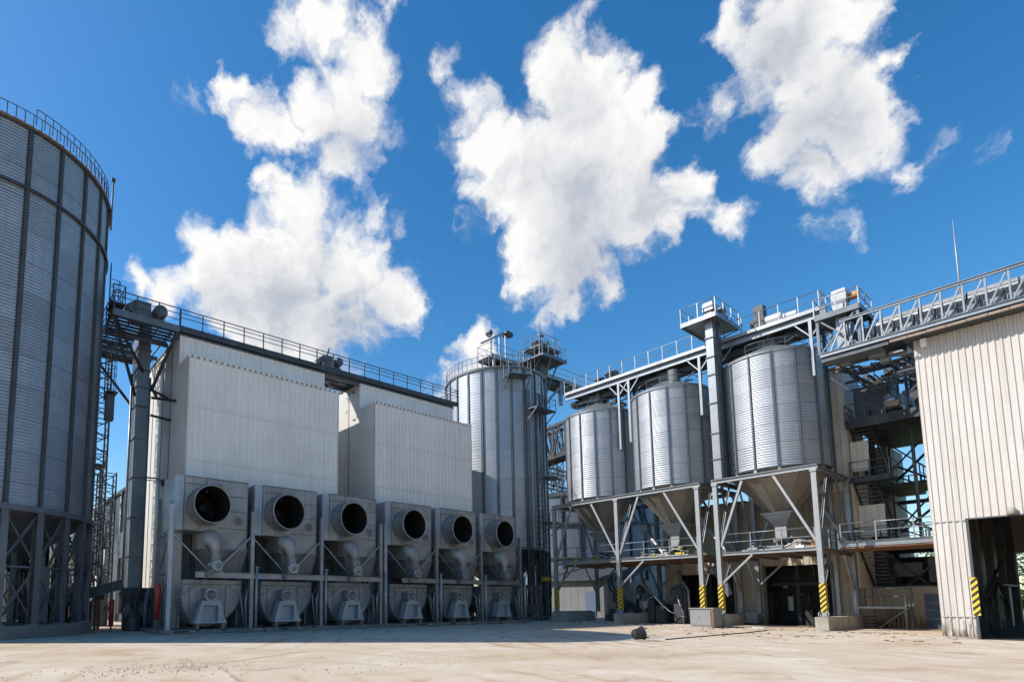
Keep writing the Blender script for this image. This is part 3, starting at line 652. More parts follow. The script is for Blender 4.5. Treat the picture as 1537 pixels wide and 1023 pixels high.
# ---- catwalk conveyor over the dryers
def drive_unit(mb, x, y, z, s=1.0):
    mb.bb(x-.55*s,x+.2*s,y-.4*s,y+.4*s,z+.25*s,z+.95*s)
    mb.prism_y([(x-.75*s,z+.35*s),(x-.55*s,z+.25*s),(x-.55*s,z+.95*s),(x-.95*s,z+.6*s)], y-.3*s, y+.3*s)
    mb.lathe_y([(.01,y-.62*s),(.3*s,y-.62*s),(.34*s,y-.5*s),(.34*s,y+.3*s),(.01,y+.3*s)], 18, x+.65*s, z+.62*s, False)
    mb.bb(x+.35*s,x+.95*s,y-.3*s,y+.3*s,z+.1*s,z+.28*s).bb(x-.7*s,x+.25*s,y-.5*s,y-.42*s,z,z+.3*s).bb(x-.7*s,x+.25*s,y+.42*s,y+.5*s,z,z+.3*s)
    return mb
def dryer_gallery():
    t = thing('conveyor_gallery', 'long grey conveyor gallery with railing running along the roofs of both dryer buildings', 'gallery', (9.5, 33, 17.3))
    y0, y1 = 32.98, 35.2; zd = 17.52
    d = MB().bb(9.5,31.75,y0,y1,zd-.06,zd).bb(9.5,31.75,y0-.03,y0-.001,zd-.22,zd+.12)
    d.build('deck', M['steel_dark'], t)
    b = MB().channel((9.5,y0+.12,17.395),(31.7,y0+.12,17.395),.10,.12).channel((19.4,y0+.3,17.15),(22.4,y0+.3,17.15),.16,.34).channel((19.4,y1-.3,17.15),(22.4,y1-.3,17.15),.16,.34)
    b.build('beam', M['galv_dark'], t)
    MB().rail([(9.5,y0,zd),(31.7,y0,zd),(31.7,y1,zd)], 1.12, 1.32, .03, (.55,.8), ends=True).build('handrail', M['steel_dark'], t)
    MB().rail([(9.5,y1,zd),(31.7,y1,zd)], 1.12, 1.9, .022, (.55,)).build('rear_handrail', M['steel_dark'], t)
    c = MB().bb(9.6,31.0,33.95,34.65,zd+.12,zd+.55)
    for k in range(14): c.bb(9.9+k*1.55,9.98+k*1.55,33.9,34.7,zd,zd+.6)
    c.build('conveyor_casing', M['galv'], t)
    u = MB(); rnd = random.Random(4)
    for k in range(14):
        x = 19.5+rnd.random()*2.8; y = 33.5+rnd.random()*2; z = 16.35+rnd.random()*.7
        u.tube((x,y,z),(x+rnd.uniform(-.9,.9),y+rnd.uniform(-.4,.4),z+rnd.uniform(-.15,.4)),.05,6)
    u.build('spouts_under_deck', M['galv_light'], t)
    m = drive_unit(MB(), 20.0, 33.8, zd+.25, .95); m.bb(19.3,20.9,33.2,34.4,zd,zd+.25); m.tube((19.4,33.4,zd+.2),(19.9,33.5,zd+1.7),.06,6)
    m.build('drive_unit', M['galv_dark'], t)
dryer_gallery()
def head_platform():
    t = thing('head_platform', 'square railed grating platform braced out from the bucket elevator beside the huge silo', 'platform', (7.7, 36, 17.4))
    x0, x1, y0, y1, z = 5.92, 9.46, 32.98, 39.5, 17.5
    g = MB()
    for k in range(15):
        y = y0+.1+k*(y1-y0-.2)/14
        if 35.8 < y < 37.6: g.bb(x0+.05,7.7,y,y+.07,z-.12,z)
        else: g.bb(x0+.05,x1-.05,y,y+.12,z-.12,z)
    for k in range(5): g.bb(x0+.2+k*.75,x0+.26+k*.75,y0+.1,y1-.1,z-.17,z-.121)
    g.build('grating', M['steel_dark'], t)
    f = MB().bb(x0,x1,y0-.06,y0,z-.30,z+.08).bb(x0-.06,x0,y0,y1,z-.30,z+.08).bb(x0,x1,y1,y1+.06,z-.3,z+.08)
    f.bb(x0,x1,y0+2.2,y0+2.3,z-.42,z-.175).bb(x0,x1,y0+4.6,y0+4.7,z-.42,z-.175)
    f.build('frame', M['galv_dark'], t)
    MB().rail([(x1,y0,z),(x0,y0,z),(x0,y1,z),(x1,y1,z)], 1.15, 1.15, .03, (.4,.72)).build('handrail', M['steel_dark'], t)
    for a, b in (((x0,y0+.1,z-.3),(7.85,35.95,13.9)),((x0,y1-.2,z-.3),(7.85,36.9,13.6)),((x1-.1,y0+.1,z-.3),(8.75,35.95,14.4)),((8.75,36.0,14.0),(9.55,33.4,13.2)),((8.75,36.2,14.6),(9.55,35.2,13.9)),((8.75,36.0,12.9),(9.55,34.4,12.3)),((6,33.3,z-.3),(9.5,37.5,14.6))):
        MB().channel(a, b, .14, .14, .02).build('strut', M['steel_dark'], t)
    h = drive_unit(MB(), 7.75, 34.0, z+.15, 1.15); h.build('drive_unit', M['galv_dark'], t)
head_platform()
def bucket_elevator(name_label, x0, y0, w, d, z0, z1, mat, bands, second=None):
    t = thing('bucket_elevator', name_label, 'elevator', (x0, y0, 0))
    MB().bb(x0,x0+w,y0,y0+d,z0,z1).build('shaft', mat, t)
    for z in bands:
        MB().bb(x0-.06,x0+w+.06,y0-.06,y0+d+.06,z,z+.07).build('flange', M['galv_dark'], t)
    return t
bk = bucket_elevator('tall square grey bucket elevator shaft in the gap between the huge silo and the dryers', 7.93, 36.0, .72, .8, 2.4, 19.0, M['duct_steel'], [4.2,6.5,8.9,11.3,13.3,14.5,15.6,16.9])
MB().bb(8.05,8.6,37.3,37.9,2.4,18.0).build('return_shaft', M['galv_dark'], bk)
for xx, yy in ((7.8,36.7),(8.86,36.7)):
    MB().tube((xx,yy,2.2),(xx,yy,15.5),.07,8).build('cable_duct', M['galv_light'], bk)
p = MB().pipe([(8.72,36.4,9.1),(9.2,35.8,9.0),(9.54,35.5,8.8)],.05,6).pipe([(8.72,36.4,8.95),(9.2,35.8,8.85),(9.54,35.5,8.65)],.03,6).bb(9.48,9.566,35.3,35.6,8.5,8.9)
p.build('tie_bracket', M['steel_dark'], bk)
MB().bb(7.6,9.3,35.5,37.2,.9,2.39).bb(7.4,9.4,35.3,35.5,1.9,2.1).build('boot', M['steel_dark'], bk)
t = thing('feed_conveyor', 'dark inclined trough conveyor feeding the foot of the bucket elevator', 'conveyor', (6.5,35,0))
MB().bar((3.2,36.4,1.1),(7.6,35.6,2.6),.7,.55).build('trough', M['steel_dark'], t)
for x in (4.6,6.3): MB().bar((x,36,0),(x,36,1.4+(x-4.6)*.35),.14).build('leg', M['steel_dark'], t)
MB().bar((5.2,36.8,1.9),(6.6,36.6,2.35),.5,.3).build('lid', M['galv_light'], t)
# red guards
for i, (x, y, z0, z1, lab) in enumerate(((6.75,34.0,.25,1.65,'red cylinder guard on a pole under the trough conveyor by the huge silo'),(8.05,30.0,.7,2.45,'red pipe guard strapped to the outer post of the first dryer fan'))):
    t = thing('pipe_guard', lab, 'guard', (x,y,0))
    MB().lathe([(.02,z0),(.13,z0),(.13,z1),(.10,z1+.06),(.02,z1+.06)], 14, (x,y)).build('sleeve', M['red'], t)
    MB().tube((x,y,0),(x,y,z1+.8),.045,8).build('pole', M['galv'], t)
# lattice tower
def lattice_tower(label, x0, x1, y0, y1, z1, panel, w=.1):
    t = thing('lattice_tower', label, 'tower', ((x0+x1)/2, (y0+y1)/2, 0))
    cs = [(x0,y0),(x1,y0),(x1,y1),(x0,y1)]
    for c in cs: MB().angle((*c,0),(*c,z1),w,.015).build('leg', M['steel_dark'], t)
    n = int(z1/panel)
    for i in range(4):
        a, b = cs[i], cs[(i+1)%4]; m = MB()
        for k in range(n):
            z = k*panel
            if k % 2: a, b = b, a
            m.angle((*a,z),(*b,z+panel*.8),.06).bar((*a,z+panel*.9),(*b,z+panel*.9),.06)
        m.build('lacing', M['steel_dark'], t)
    return t
lattice_tower('slender lattice tower standing in the gap beside the huge silo', 5.75, 6.95, 38.5, 39.6, 17.2, 1.0)
lattice_tower('lower lattice tower behind the slender one, close to the ribbed grey shed', 8.6, 9.8, 50, 51.2, 12, 1.0)
lattice_tower('short lattice tower at the far end of the gap beside the huge silo', 7.4, 8.6, 58, 59.2, 11, 1.0)
# long shed seen through the gap
t = thing('storage_shed', 'long ribbed grey shed with dark roof edge, behind the tall bucket elevator shaft', 'shed', (10.6,46,0))
MB().clad('y', 45, 84, 0, 10.5, 10.6, -1, .8, .10, .2).build('ribbed_wall', M['galv'], t)
MB().bb(10.65,19,45,84,0,10.4).build('core', M['shed'], t)
MB().bb(10.3,19.2,44.8,84.2,10.5,10.75).build('roof', M['steel_dark'], t)
q = MB()
for k in range(9): q.tube((10.3,46+k*4,0),(10.3,46+k*4,10.4),.12,8)
q.build('downpipes', M['galv_dark'], t)
for k in range(3):
    MB().bb(10.1,10.56,48+k*9,49.4+k*9,5+k,7+k).build('vent', M['galv_dark'], t)
t = thing('yard_walkway', 'railed steel walkway far behind the slender lattice tower', 'walkway', (8,56,10))
MB().bb(3,10,56,57.4,13.6,13.9).build('deck', M['steel_dark'], t); MB().rail([(3,56,13.9),(10,56,13.9)],1.2,1.5,.04).build('handrail', M['galv_dark'], t)
q = MB()
for x in (3.2,6.6,9.8): q.bar((x,56.5,0),(x,56.5,13.6),.3)
q.build('posts', M['galv_dark'], t)
rnd = random.Random(21)
for k in range(3):
    x, y = 5.5+k*2.2, 62+k*3
    t = thing('dust_bin', ['small pale bin leftmost of the three behind the slender lattice tower','small pale bin in the middle of the three behind the slender lattice tower','small pale bin rightmost of the three behind the slender lattice tower'][k], 'bin', (x,y,0), 'small bins behind the lattice tower')
    MB().lathe([(.9,5.5+k*.3),(.9,9.5+k*.4),(.5,10.4+k*.4),(.02,10.4+k*.4)], 20, (x,y)).lathe([(.9,5.5+k*.3),(.2,3.4)], 20, (x,y)).build('shell', M['galv_light'], t)
    q = MB()
    for a in (.7,2.3,3.9,5.5): q.bar((x+.85*cos(a),y+.85*sin(a),0),(x+.85*cos(a),y+.85*sin(a),5.6),.12)
    q.build('legs', M['galv_dark'], t)

# ---- top works of the tall silo
def topworks():
    t = thing('conveyor_bridge', 'railed conveyor catwalk crossing the roof of the tall silo towards the rack gallery', 'catwalk', (37.5,34.5,23.4))
    y0, y1 = 34.3, 35.9; z = 23.7; x0, x1 = 36.6, 56
    MB().bb(x0+.6,x1,y0,y1,z-.1,z).bb(x0+.6,x1,y0-.05,y0-.001,z-.28,z+.1).bb(x0+.6,x1,y1,y1+.05,z-.28,z+.1).build('deck', M['galv_light'], t)
    MB().bb(41.5,x1,y0+.2,y1-.2,z-.75,z-.12).build('conveyor_casing', M['steel_dark'], t)
    MB().rail([(x1,y0,z),(x0+.6,y0,z),(x0+.6,y1,z),(x1,y1,z)],1.15,1.2,.022,(.5,)).build('handrail', M['galv_dark'], t)
    q = MB()
    for x in (37.6,38.9,40.2,41.6,43.2):
        q.bar((x,y0+.1,22.2),(x,y0+.1,z-.29),.10).bar((x,y1-.1,22.2),(x,y1-.1,z-.29),.10)
    q.angle((37.6,y0+.05,22.7),(43.2,y0+.05,22.7),.10).build('trestle', M['galv_light'], t)
    g = MB().bar((36.0,34.3,24.35),(39.2,34.5,26.3),.14,.16).bar((38.6,34.5,23.7),(38.6,34.5,26.0),.12).bar((39.4,34.5,23.7),(39.4,34.5,26.4),.10).bar((37.4,34.4,23.7),(37.4,34.4,25.2),.08)
    g.build('jib', M['galv'], t)
    MB().lathe_y([(.01,34.2),(.22,34.2),(.25,34.3),(.25,34.8),(.01,34.8)], 16, 39.5, 26.3, False).bb(39.5,40.2,34.25,34.75,26.12,26.5).build('motor', M['steel_dark'], t)
    MB().lathe_y([(.01,34.0),(.22,34.0),(.22,34.5),(.01,34.5)], 16, 37.0, 25.55, False).bb(36.9,37.1,34.05,34.4,25.2,25.36).build('floodlight', M['steel_dark'], t)
    MB().bar((47.2,34.35,22.9),(44.3,35.4,19.5),.22).bar((47.2,34.35,23.3),(47.2,34.35,21.0),.3).build('support_strut', M['galv'], t)
    h = thing('head_tower', 'two level railed steel head tower with an antenna beside the tall silo roof', 'tower', (42.8,33.3,22))
    z2, z1 = 25.0, 23.85
    MB().bb(41.4,44.3,32.2,34.2,z2-.1,z2).bb(41.4,44.3,32.15,32.199,z2-.2,z2+.1).build('upper_deck', M['galv_dark'], h)
    MB().bb(41.0,44.5,31.6,34.25,z1-.12,z1).bb(41.0,44.5,31.55,31.599,z1-.22,z1+.1).build('lower_deck', M['galv_dark'], h)
    MB().rail([(41.4,34.2,z2),(41.4,32.2,z2),(44.3,32.2,z2),(44.3,34.2,z2)],1.15,1.0,.022).build('upper_handrail', M['galv_dark'], h)
    MB().rail([(41.0,34.2,z1),(41.0,31.6,z1),(44.5,31.6,z1),(44.5,34.2,z1)],1.1,1.0,.022).build('lower_handrail', M['galv_dark'], h)
    MB().tube((42.0,32.6,z2+.2),(42.0,32.6,26.95),.06,8).bb(41.9,42.5,32.5,32.7,26.1,26.25).tube((42,32.6,26.9),(42,32.6,27.4),.02,5).build('antenna', M['galv_dark'], h)
    d = drive_unit(MB(), 42.6, 33.2, z2+.05, .9); d.build('drive_unit', M['galv_dark'], h)
    MB().bb(42.3,43.1,32.8,33.6,19.0,z2-.2).build('shaft', M['galv_dark'], h)
    q = MB()
    for a, b in ((41.5,32.3),(44.2,32.3),(44.2,34.1),(41.5,34.1)): q.bar((a,b,z1),(a,b,z2-.1),.1)
    q.bar((41.6,32.4,z1-.1),(41.9,34.0,22.0),.12).bar((44.0,32.2,z1-.1),(43.2,33.2,20.6),.14).bar((42.4,31.8,z1-.1),(42.5,32.9,20.8),.14)
    q.angle((41.5,32.25,z1),(44.2,32.25,z2-.1),.07).angle((44.2,32.25,z1),(41.5,32.25,z2-.1),.07)
    q.build('frame', M['galv_dark'], h)
topworks()
def truss_bridge(mb, a, b, h, w, n, r=.07, chord=.14):
    a = Vector(a); b = Vector(b); up = Vector((0,0,h)); d = (b-a).normalized(); s = Vector((-d.y, d.x, 0)).normalized()*w
    for o in (Vector(), s):
        mb.bar(a+o, b+o, chord).bar(a+o+up, b+o+up, chord)
        for k in range(n):
            p = a+(b-a)*k/n+o; q = a+(b-a)*(k+1)/n+o; m = (p+q)/2
            mb.bar(p, m+up, r).bar(m+up, q, r).bar(p+Vector((0,0,.01)), p+up, r*.9)
    for k in range(n+1):
        p = a+(b-a)*k/n; mb.bar(p, p+s, r).bar(p+up, p+s+up, r)
    return mb
t = thing('truss_bridge', 'dark enclosed lattice bridge spanning the gap between the tall silo and the rack silos', 'bridge', (50,37,16))
truss_bridge(MB(), (50,42,16.3), (50,30,17.4), 3.4, 1.6, 8, .14, .3).build('truss', M['dark_paint'], t)
MB().bar((50.8,42,16.5),(50.8,30,17.6),1.5,.5).build('conveyor_casing', M['dark_paint'], t)
for y in (31,41): MB().bar((50.8,y,0),(50.8,y,16.2),.4).build('trestle_leg', M['steel_dark'], t)
t = thing('truss_bridge', 'lighter grey sloping truss bridge below the dark lattice bridge beside the tall silo', 'bridge', (58,46,15))
truss_bridge(MB(), (52,47,17.3), (70,44.6,15.6), 2.2, 1.6, 12, .09, .2).build('truss', M['galv_dark'], t)
MB().bar((52,47.8,16.2),(70,45.4,14.2),.3,.3).build('lower_rail', M['galv_dark'], t)
for x in (56,66): MB().bar((x,47,0),(x,47,16),.35).build('trestle_leg', M['galv_dark'], t)
lattice_tower('thin lattice mast rising behind the tall silo on its right', 55.4, 56.4, 41.0, 42.0, 22.5, 1.4, .1)
# blue-grey tank behind
def tank():
    C = (66,46); R = 12; t = thing('storage_tank', 'broad blue grey panelled tank far behind the rack at its left end', 'tank', (66,46,0))
    MB().lathe([(R,0),(R,13.6)], 96, C).build('wall', M['tank'], t)
    MB().lathe([(R+.1,13.55),(R+.12,13.75),(1,16.5),(.02,16.5)], 64, C, False).build('roof', M['steel_dark'], t)
    for k in range(40):
        a = 2*pi*k/40; stiff_mb(C, R, a, 0, 13.6, .34, .16).build('stiffener', M['steel_dark'], t)
    MB().ring(C, R+.02, R+.2, 10.2, 10.5, 96).ring(C, R+.02, R+.2, 6.4, 6.6, 96).build('wind_ring', M['steel_dark'], t)
tank()

# ================================================================= THE STEEL RACK
def rack(label, ys, ymid):
    t = thing('support_rack', label, 'steel rack', (XR, ys[0], 0), 'steel racks under the hopper silos')
    XB = 44.25; zt = 9.33; zw = 4.65
    hi, lo = max(ys), min(ys)
    MB().hbeam((XR,hi+.2,9.2),(XR,lo-.2,9.2),.24,.26,.03).build('top_beam', M['galv_light'], t)
    MB().hbeam((XB,hi+.2,9.2),(XB,lo-.2,9.2),.24,.26,.03).build('top_beam', M['galv'], t)
    for y in ys:
        MB().hbeam((XR+.13,y,9.2),(XB-.13,y,9.2),.22,.25,.03).build('cross_beam', M['galv'], t)
    for i in range(len(ys)-1):
        ym = (ys[i]+ys[i+1])/2
        MB().hbeam((XR+.13,ym,9.2),(XB-.13,ym,9.2),.18,.22,.025).build('cross_beam', M['galv'], t)
    for X in (XR, XB):
        front = X == XR
        for y in ys:
            po = MB().hbeam((X,y,.75),(X,y,9.06),.25,.25,.035,(1,0,0)); po.bb(X-.2,X+.2,y-.2,y+.2,.745,.775).bb(X-.17,X+.17,y-.17,y+.17,8.92,9.065)
            pob = po.build('post', M['galv_light'] if front else M['galv'], t)
            if front:
                w = .145
                MB().bb(X-w,X+w,y-w,y+w,1.02,2.62).build('hazard_sleeve', M['hazard'], pob)
                b = MB()
                for a in (-.22,.22):
                    b.pipe([(X-.22,y+a,.75),(X-.22,y+a*1.05,.95),(X-.14,y+a*.8,1.02)], .03, 6)
                b.build('base_lug', M['galv_light'], pob)
        for i in range(len(ys)-1):
            a, c = ys[i], ys[i+1]; L = a-c
            MB().hbeam((X,a-.14,5.0),(X,a-L*.30,9.05),.13,.13,.018,(1,0,0)).build('diagonal_brace', M['galv_light'], t)
            MB().hbeam((X,c+.14,5.0),(X,a-L*.62,9.05),.13,.13,.018,(1,0,0)).build('diagonal_brace', M['galv_light'], t)
            MB().angle((X,a-.14,2.75),(X,a-1.9,4.42),.11,.014,(1,0,0)).build('knee_brace', M['galv_light'], t)
    for y in ys:
        MB().angle((XR+.14,y,5.0),(XR+2.0,y,9.05),.09,.014).build('side_brace', M['galv_dark'], t)
        MB().angle((XB-.14,y,5.0),(XB-2.0,y,9.05),.10,.014).build('side_brace', M['galv_dark'], t)
        MB().angle((XR+.14,y,2.3),(XR+1.6,y,4.42),.09).build('knee_brace', M['galv_dark'], t)
        MB().angle((XB-.14,y,2.3),(XB-1.6,y,4.42),.11).build('knee_brace', M['galv'], t)
    d = MB().bb(XR+.13,XB,lo-.1,hi+.1,zw-.13,zw-.02); d.build('walkway_deck', M['galv_dark'], t)
    MB().channel((XR,hi-.14,zw-.1),(XR,lo+.14,zw-.1),.10,.2).build('walkway_edge', M['galv_light'], t)
    u = MB(); k = lo
    while k < hi: u.bb(XR+.15,XB,k,k+.1,zw-.32,zw-.131); k += 1.3
    u.build('deck_joists', weathered('brown_joist', (.17,.12,.08), (.09,.06,.04), .7, rust=.3), t)
    MB().rail([(XR+.02,hi-.2,zw),(XR+.02,lo+.2,zw)],1.12,1.9,.026,(.55,)).build('handrail', M['galv'], t)
    MB().rail([(XB,hi-.2,zw),(XB,lo+.2,zw)],1.12,1.9,.022,(.55,)).build('rear_handrail', M['galv'], t)
    return t
rA = rack('long two bay steel rack carrying two hopper silos, with striped posts', [29.1,23.6,17.8], None)
rB = rack('single bay steel rack carrying only the hopper silo nearest the cream warehouse, with striped posts', [16.67,11.35], None)
MB().rail([(XR+.02,11.35,4.65),(XR+3.2,11.35,4.65)],1.12,1.6,.026).build('end_handrail', M['galv'], rB)
# plinths
for i, (x0, x1, y, w, lab) in enumerate(((38.25,43.4,29.1,.55,'low stained concrete plinth under the leftmost striped post'),(38.2,44.6,23.6,.6,'low stained concrete plinth under the second striped post from the left'),(38.3,44.5,17.8,.5,'low concrete plinth hidden behind the grey cabinet'),(38.25,39.3,16.67,.55,'short dark concrete plinth just right of the grey cabinet'),(38.0,46.2,11.35,.62,'pale concrete plinth under the striped post nearest the warehouse'))):
    t = thing('concrete_plinth', lab, 'plinth', (x0,y,0), 'concrete plinths under the rack posts')
    MB().bb(x0,x1,y-w/2,y+w/2,0,.742).build('block', M['concrete'], t)
    q = MB()
    for k in range(4): q.tube((x0+.15+.12*(k%2),y-w*.3+k*w*.2,.74),(x0+.15+.12*(k%2),y-w*.3+k*w*.2,.9),.022,6)
    q.build('anchor_bolts', M['galv_light'], t)
    if i in (0,): MB().tube((x0+.5,y-.1,.79),(x1-.2,y-.1,.79),.05,8).build('pipe', M['galv_light'], t)
# gear on the walkway deck: valves and drives under the cones
rnd = random.Random(8)
for k, (y, lab) in enumerate(((26.9,'low cluster of yellow and grey valve gear on the deck under the left hopper silo'),(20.9,'low cluster of yellow valve gear on the deck under the middle hopper silo'),(13.6,'low cluster of grey and white valve gear on the deck under the right hopper silo'))):
    t = thing('valve_gear', lab, 'machine', (40,y,4.65))
    for i in range(7):
        yy = y+rnd.uniform(-1.8,1.8); xx = 39.2+rnd.uniform(0,1.4); s = rnd.uniform(.1,.22)
        mt = [M['yellow'],M['yellow'],M['galv_light'],M['white']][i%4] if k < 2 else [M['white'],M['galv_light'],M['orange'],M['galv_light']][i%4]
        MB().bb(xx-s,xx+s,yy-s*1.4,yy+s*1.4,4.66,4.66+s*1.2).tube((xx,yy,4.66),(xx,yy,4.66+s*2.6),.04,8).lathe([(.02,4.66+s*2.5),(s*.9,4.66+s*2.5),(s*.9,4.66+s*2.8),(.02,4.66+s*2.8)],12,(xx,yy),False).build('valve', mt, t)
    MB().bb(39.3,39.6,y-2,y+2,4.67,4.78).pipe([(39.4,y-2,4.9),(39.5,y-1,5.2),(39.3,y-.3,4.8),(39.6,y+1.6,5.0)],.05,6).build('air_line', M['galv_light'], t)
for k, (y, z0, z1, lab) in enumerate(((23.6,5.0,9.0,'grey slanting grain spout between the left and the middle hopper silo'),(19.3,6.0,9.0,'grey slanting grain spout right of the middle hopper silo'))):
    t = thing('grain_spout', lab, 'pipe', (43,y,0))
    MB().pipe([(43.4,y+.9,9.0),(42.9,y+.3,7.2),(41.9,y-1.6,5.2),(41.8,y-1.8,4.7)],.16,10).build('pipe', M['galv'], t)
    MB().bb(42.6,43.2,y-.1,y+.6,7.0,7.5).build('joint_box', M['galv_light'], t)

# ---- gallery over the rack silos
def rack_gallery():
    x0, x1, y0, y1 = 40.3, 42.8, 28.9, 10.9; z = 18.98
    t = thing('conveyor_gallery', 'long pale conveyor gallery on thin posts passing above the three hopper silos', 'gallery', (x0,y0,18))
    MB().bb(x0+.02,x1-.02,y1,y0,z-.08,z-.01).build('deck', M['galv_dark'], t)
    MB().bb(x0-.04,x0,y1,y0,z-.12,z+.11).bb(x1,x1+.04,y1,y0,z-.12,z+.11).bb(x0,x1,y1-.04,y1,z-.12,z+.11).build('toe_board', M['galv_light'], t)
    MB().channel((x0+.12,y0,18.62),(x0+.12,y1,18.62),.14,.36,.02).channel((x1-.12,y0,18.62),(x1-.12,y1,18.62),.14,.36,.02).build('main_beam', M['galv'], t)
    c = MB(); k = y1+.3
    while k < y0: c.bb(x0+.2,x1-.2,k,k+.12,18.45,18.62); k += 1.2
    c.bb(41.1,42.0,y1,y0,18.0,18.42)
    c.build('cross_members', M['steel_dark'], t)
    MB().rail([(x1,y0,z),(x0,y0,z),(x0,y1,z),(x1,y1,z)],1.12,1.05,.026,(.55,)).build('handrail', M['galv'], t)
    MB().rail([(x1,y0,z),(x1,y1,z)],1.12,2,.022,(.55,)).build('rear_handrail', M['galv'], t)
    for (y, b) in ((24.05,13.2),(23.2,13.6),(17.95,14.3),(16.6,14.3),(11.45,15.0)):
        MB().hbeam((x0+.12,y,b),(x0+.12,y,18.42),.16,.16,.02,(1,0,0)).bar((x0+.12,y,b+.08),(41.5,y+(.12 if y in (24.05,17.95,11.45) else -.12),b+.08),.12,.14).build('post', M['galv'], t)
        MB().angle((x0+.12,y-.05,17.5),(x0+.12,y-.8,18.44),.07,.012,(1,0,0)).angle((x0+.12,y+.05,17.5),(x0+.12,y+.8,18.44),.07,.012,(1,0,0)).build('knee_brace', M['galv'], t)
        MB().hbeam((x1-.12,y,9.35),(x1-.12,y,18.42),.16,.16,.02,(1,0,0)).build('rear_post', M['galv_dark'], t)
    for (y, s) in ((26.6,.9),(20.7,.9),(14.06,1.0)):
        MB().bb(41.0,42.1,y-.5,y+.5,17.85,18.42).pipe([(41.5,y,17.9),(41.55,y,17.2)],.2,12).build('inlet_spout', M['galv_dark'], t)
    # clutter under the deck
    rn = random.Random(6); m = MB()
    for k in range(70):
        y = rn.uniform(y1+.3,y0-.3); x = rn.uniform(x0+.4,x1)
        m.tube((x,y,rn.uniform(17.4,18.2)),(x+rn.uniform(-.3,.6),y+rn.uniform(-1.3,1.3),rn.uniform(17.6,18.4)),rn.uniform(.025,.06),5)
    m.build('conduits', M['galv_dark'], t)
    d = MB()
    for y, s in ((24.9,.9),(26.0,.7)):
        drive_unit(d, 41.2, y, z+.02, s)
    d.build('drive_unit', M['galv_dark'], t)
    MB().bb(40.75,41.35,14.0,14.55,z+.3,z+1.75).bb(40.8,41.3,14.6,14.8,z,z+.9).build('grille_cabinet', M['steel_dark'], t)
    MB().lathe_y([(.01,13.0),(.28,13.0),(.3,13.1),(.3,13.9),(.01,13.9)],16,40.85,z+.55,False).bb(40.6,41.1,12.9,13.8,z,z+.3).lathe_y([(.01,12.2),(.2,12.2),(.22,12.9),(.01,12.9)],14,40.85,z+.42,False).build('motor', M['white'], t)
    MB().lathe([(.02,17.3),(.42,17.3),(.42,18.2),(.02,18.2)],16,(40.75,19.9),False).build('lamp_housing', M['galv_dark'], t)
rack_gallery()
# ---- elevator between the middle and right silo
be = bucket_elevator('pale square elevator shaft with a railed head platform between the middle and right hopper silos', XR-.1, 16.18, .44, .46, 9.36, 20.55, M['galv'], [10.6,12.3,14.3,16.2,17.4,18.7,20.0])
MB().bb(XR+.75,XR+1.15,16.2,16.6,9.36,20.0).build('return_shaft', M['galv_dark'], be)
z = 20.05
pt = MB().bb(38.1,41.6,15.75,17.95,z-.08,z).bb(38.05,38.1,15.75,17.95,z-.2,z+.1).bb(38.1,41.6,15.70,15.75,z-.2,z+.1).bb(38.1,41.6,17.95,18.0,z-.2,z+.1)
pt.build('platform', M['galv'], be)
MB().rail([(41.6,17.95,z),(38.1,17.95,z),(38.1,15.75,z),(41.6,15.75,z)],1.1,1.05,.026).build('platform_handrail', M['galv'], be)
MB().bb(38.45,39.2,16.05,16.7,20.56,21.05).bb(38.5,39.15,16.1,16.65,21.05,21.15).bb(38.44,38.449,16.15,16.6,20.75,20.9).build('head_cover', M['galv_light'], be)
m = MB().lathe_y([(.01,15.85),(.26,15.85),(.28,15.95),(.28,16.5),(.01,16.5)],16,39.7,20.8,False).bb(39.3,40.3,15.9,16.7,z,z+.5)
m.build('head_motor', M['galv_dark'], be)
m = MB()
for y in (15.85,17.85): m.angle((38.2,y,z-.15),(38.9,16.4,18.8),.08).angle((41.5,y,z-.15),(39.6,16.4,18.8),.08)
m.build('platform_strut', M['steel_dark'], be)

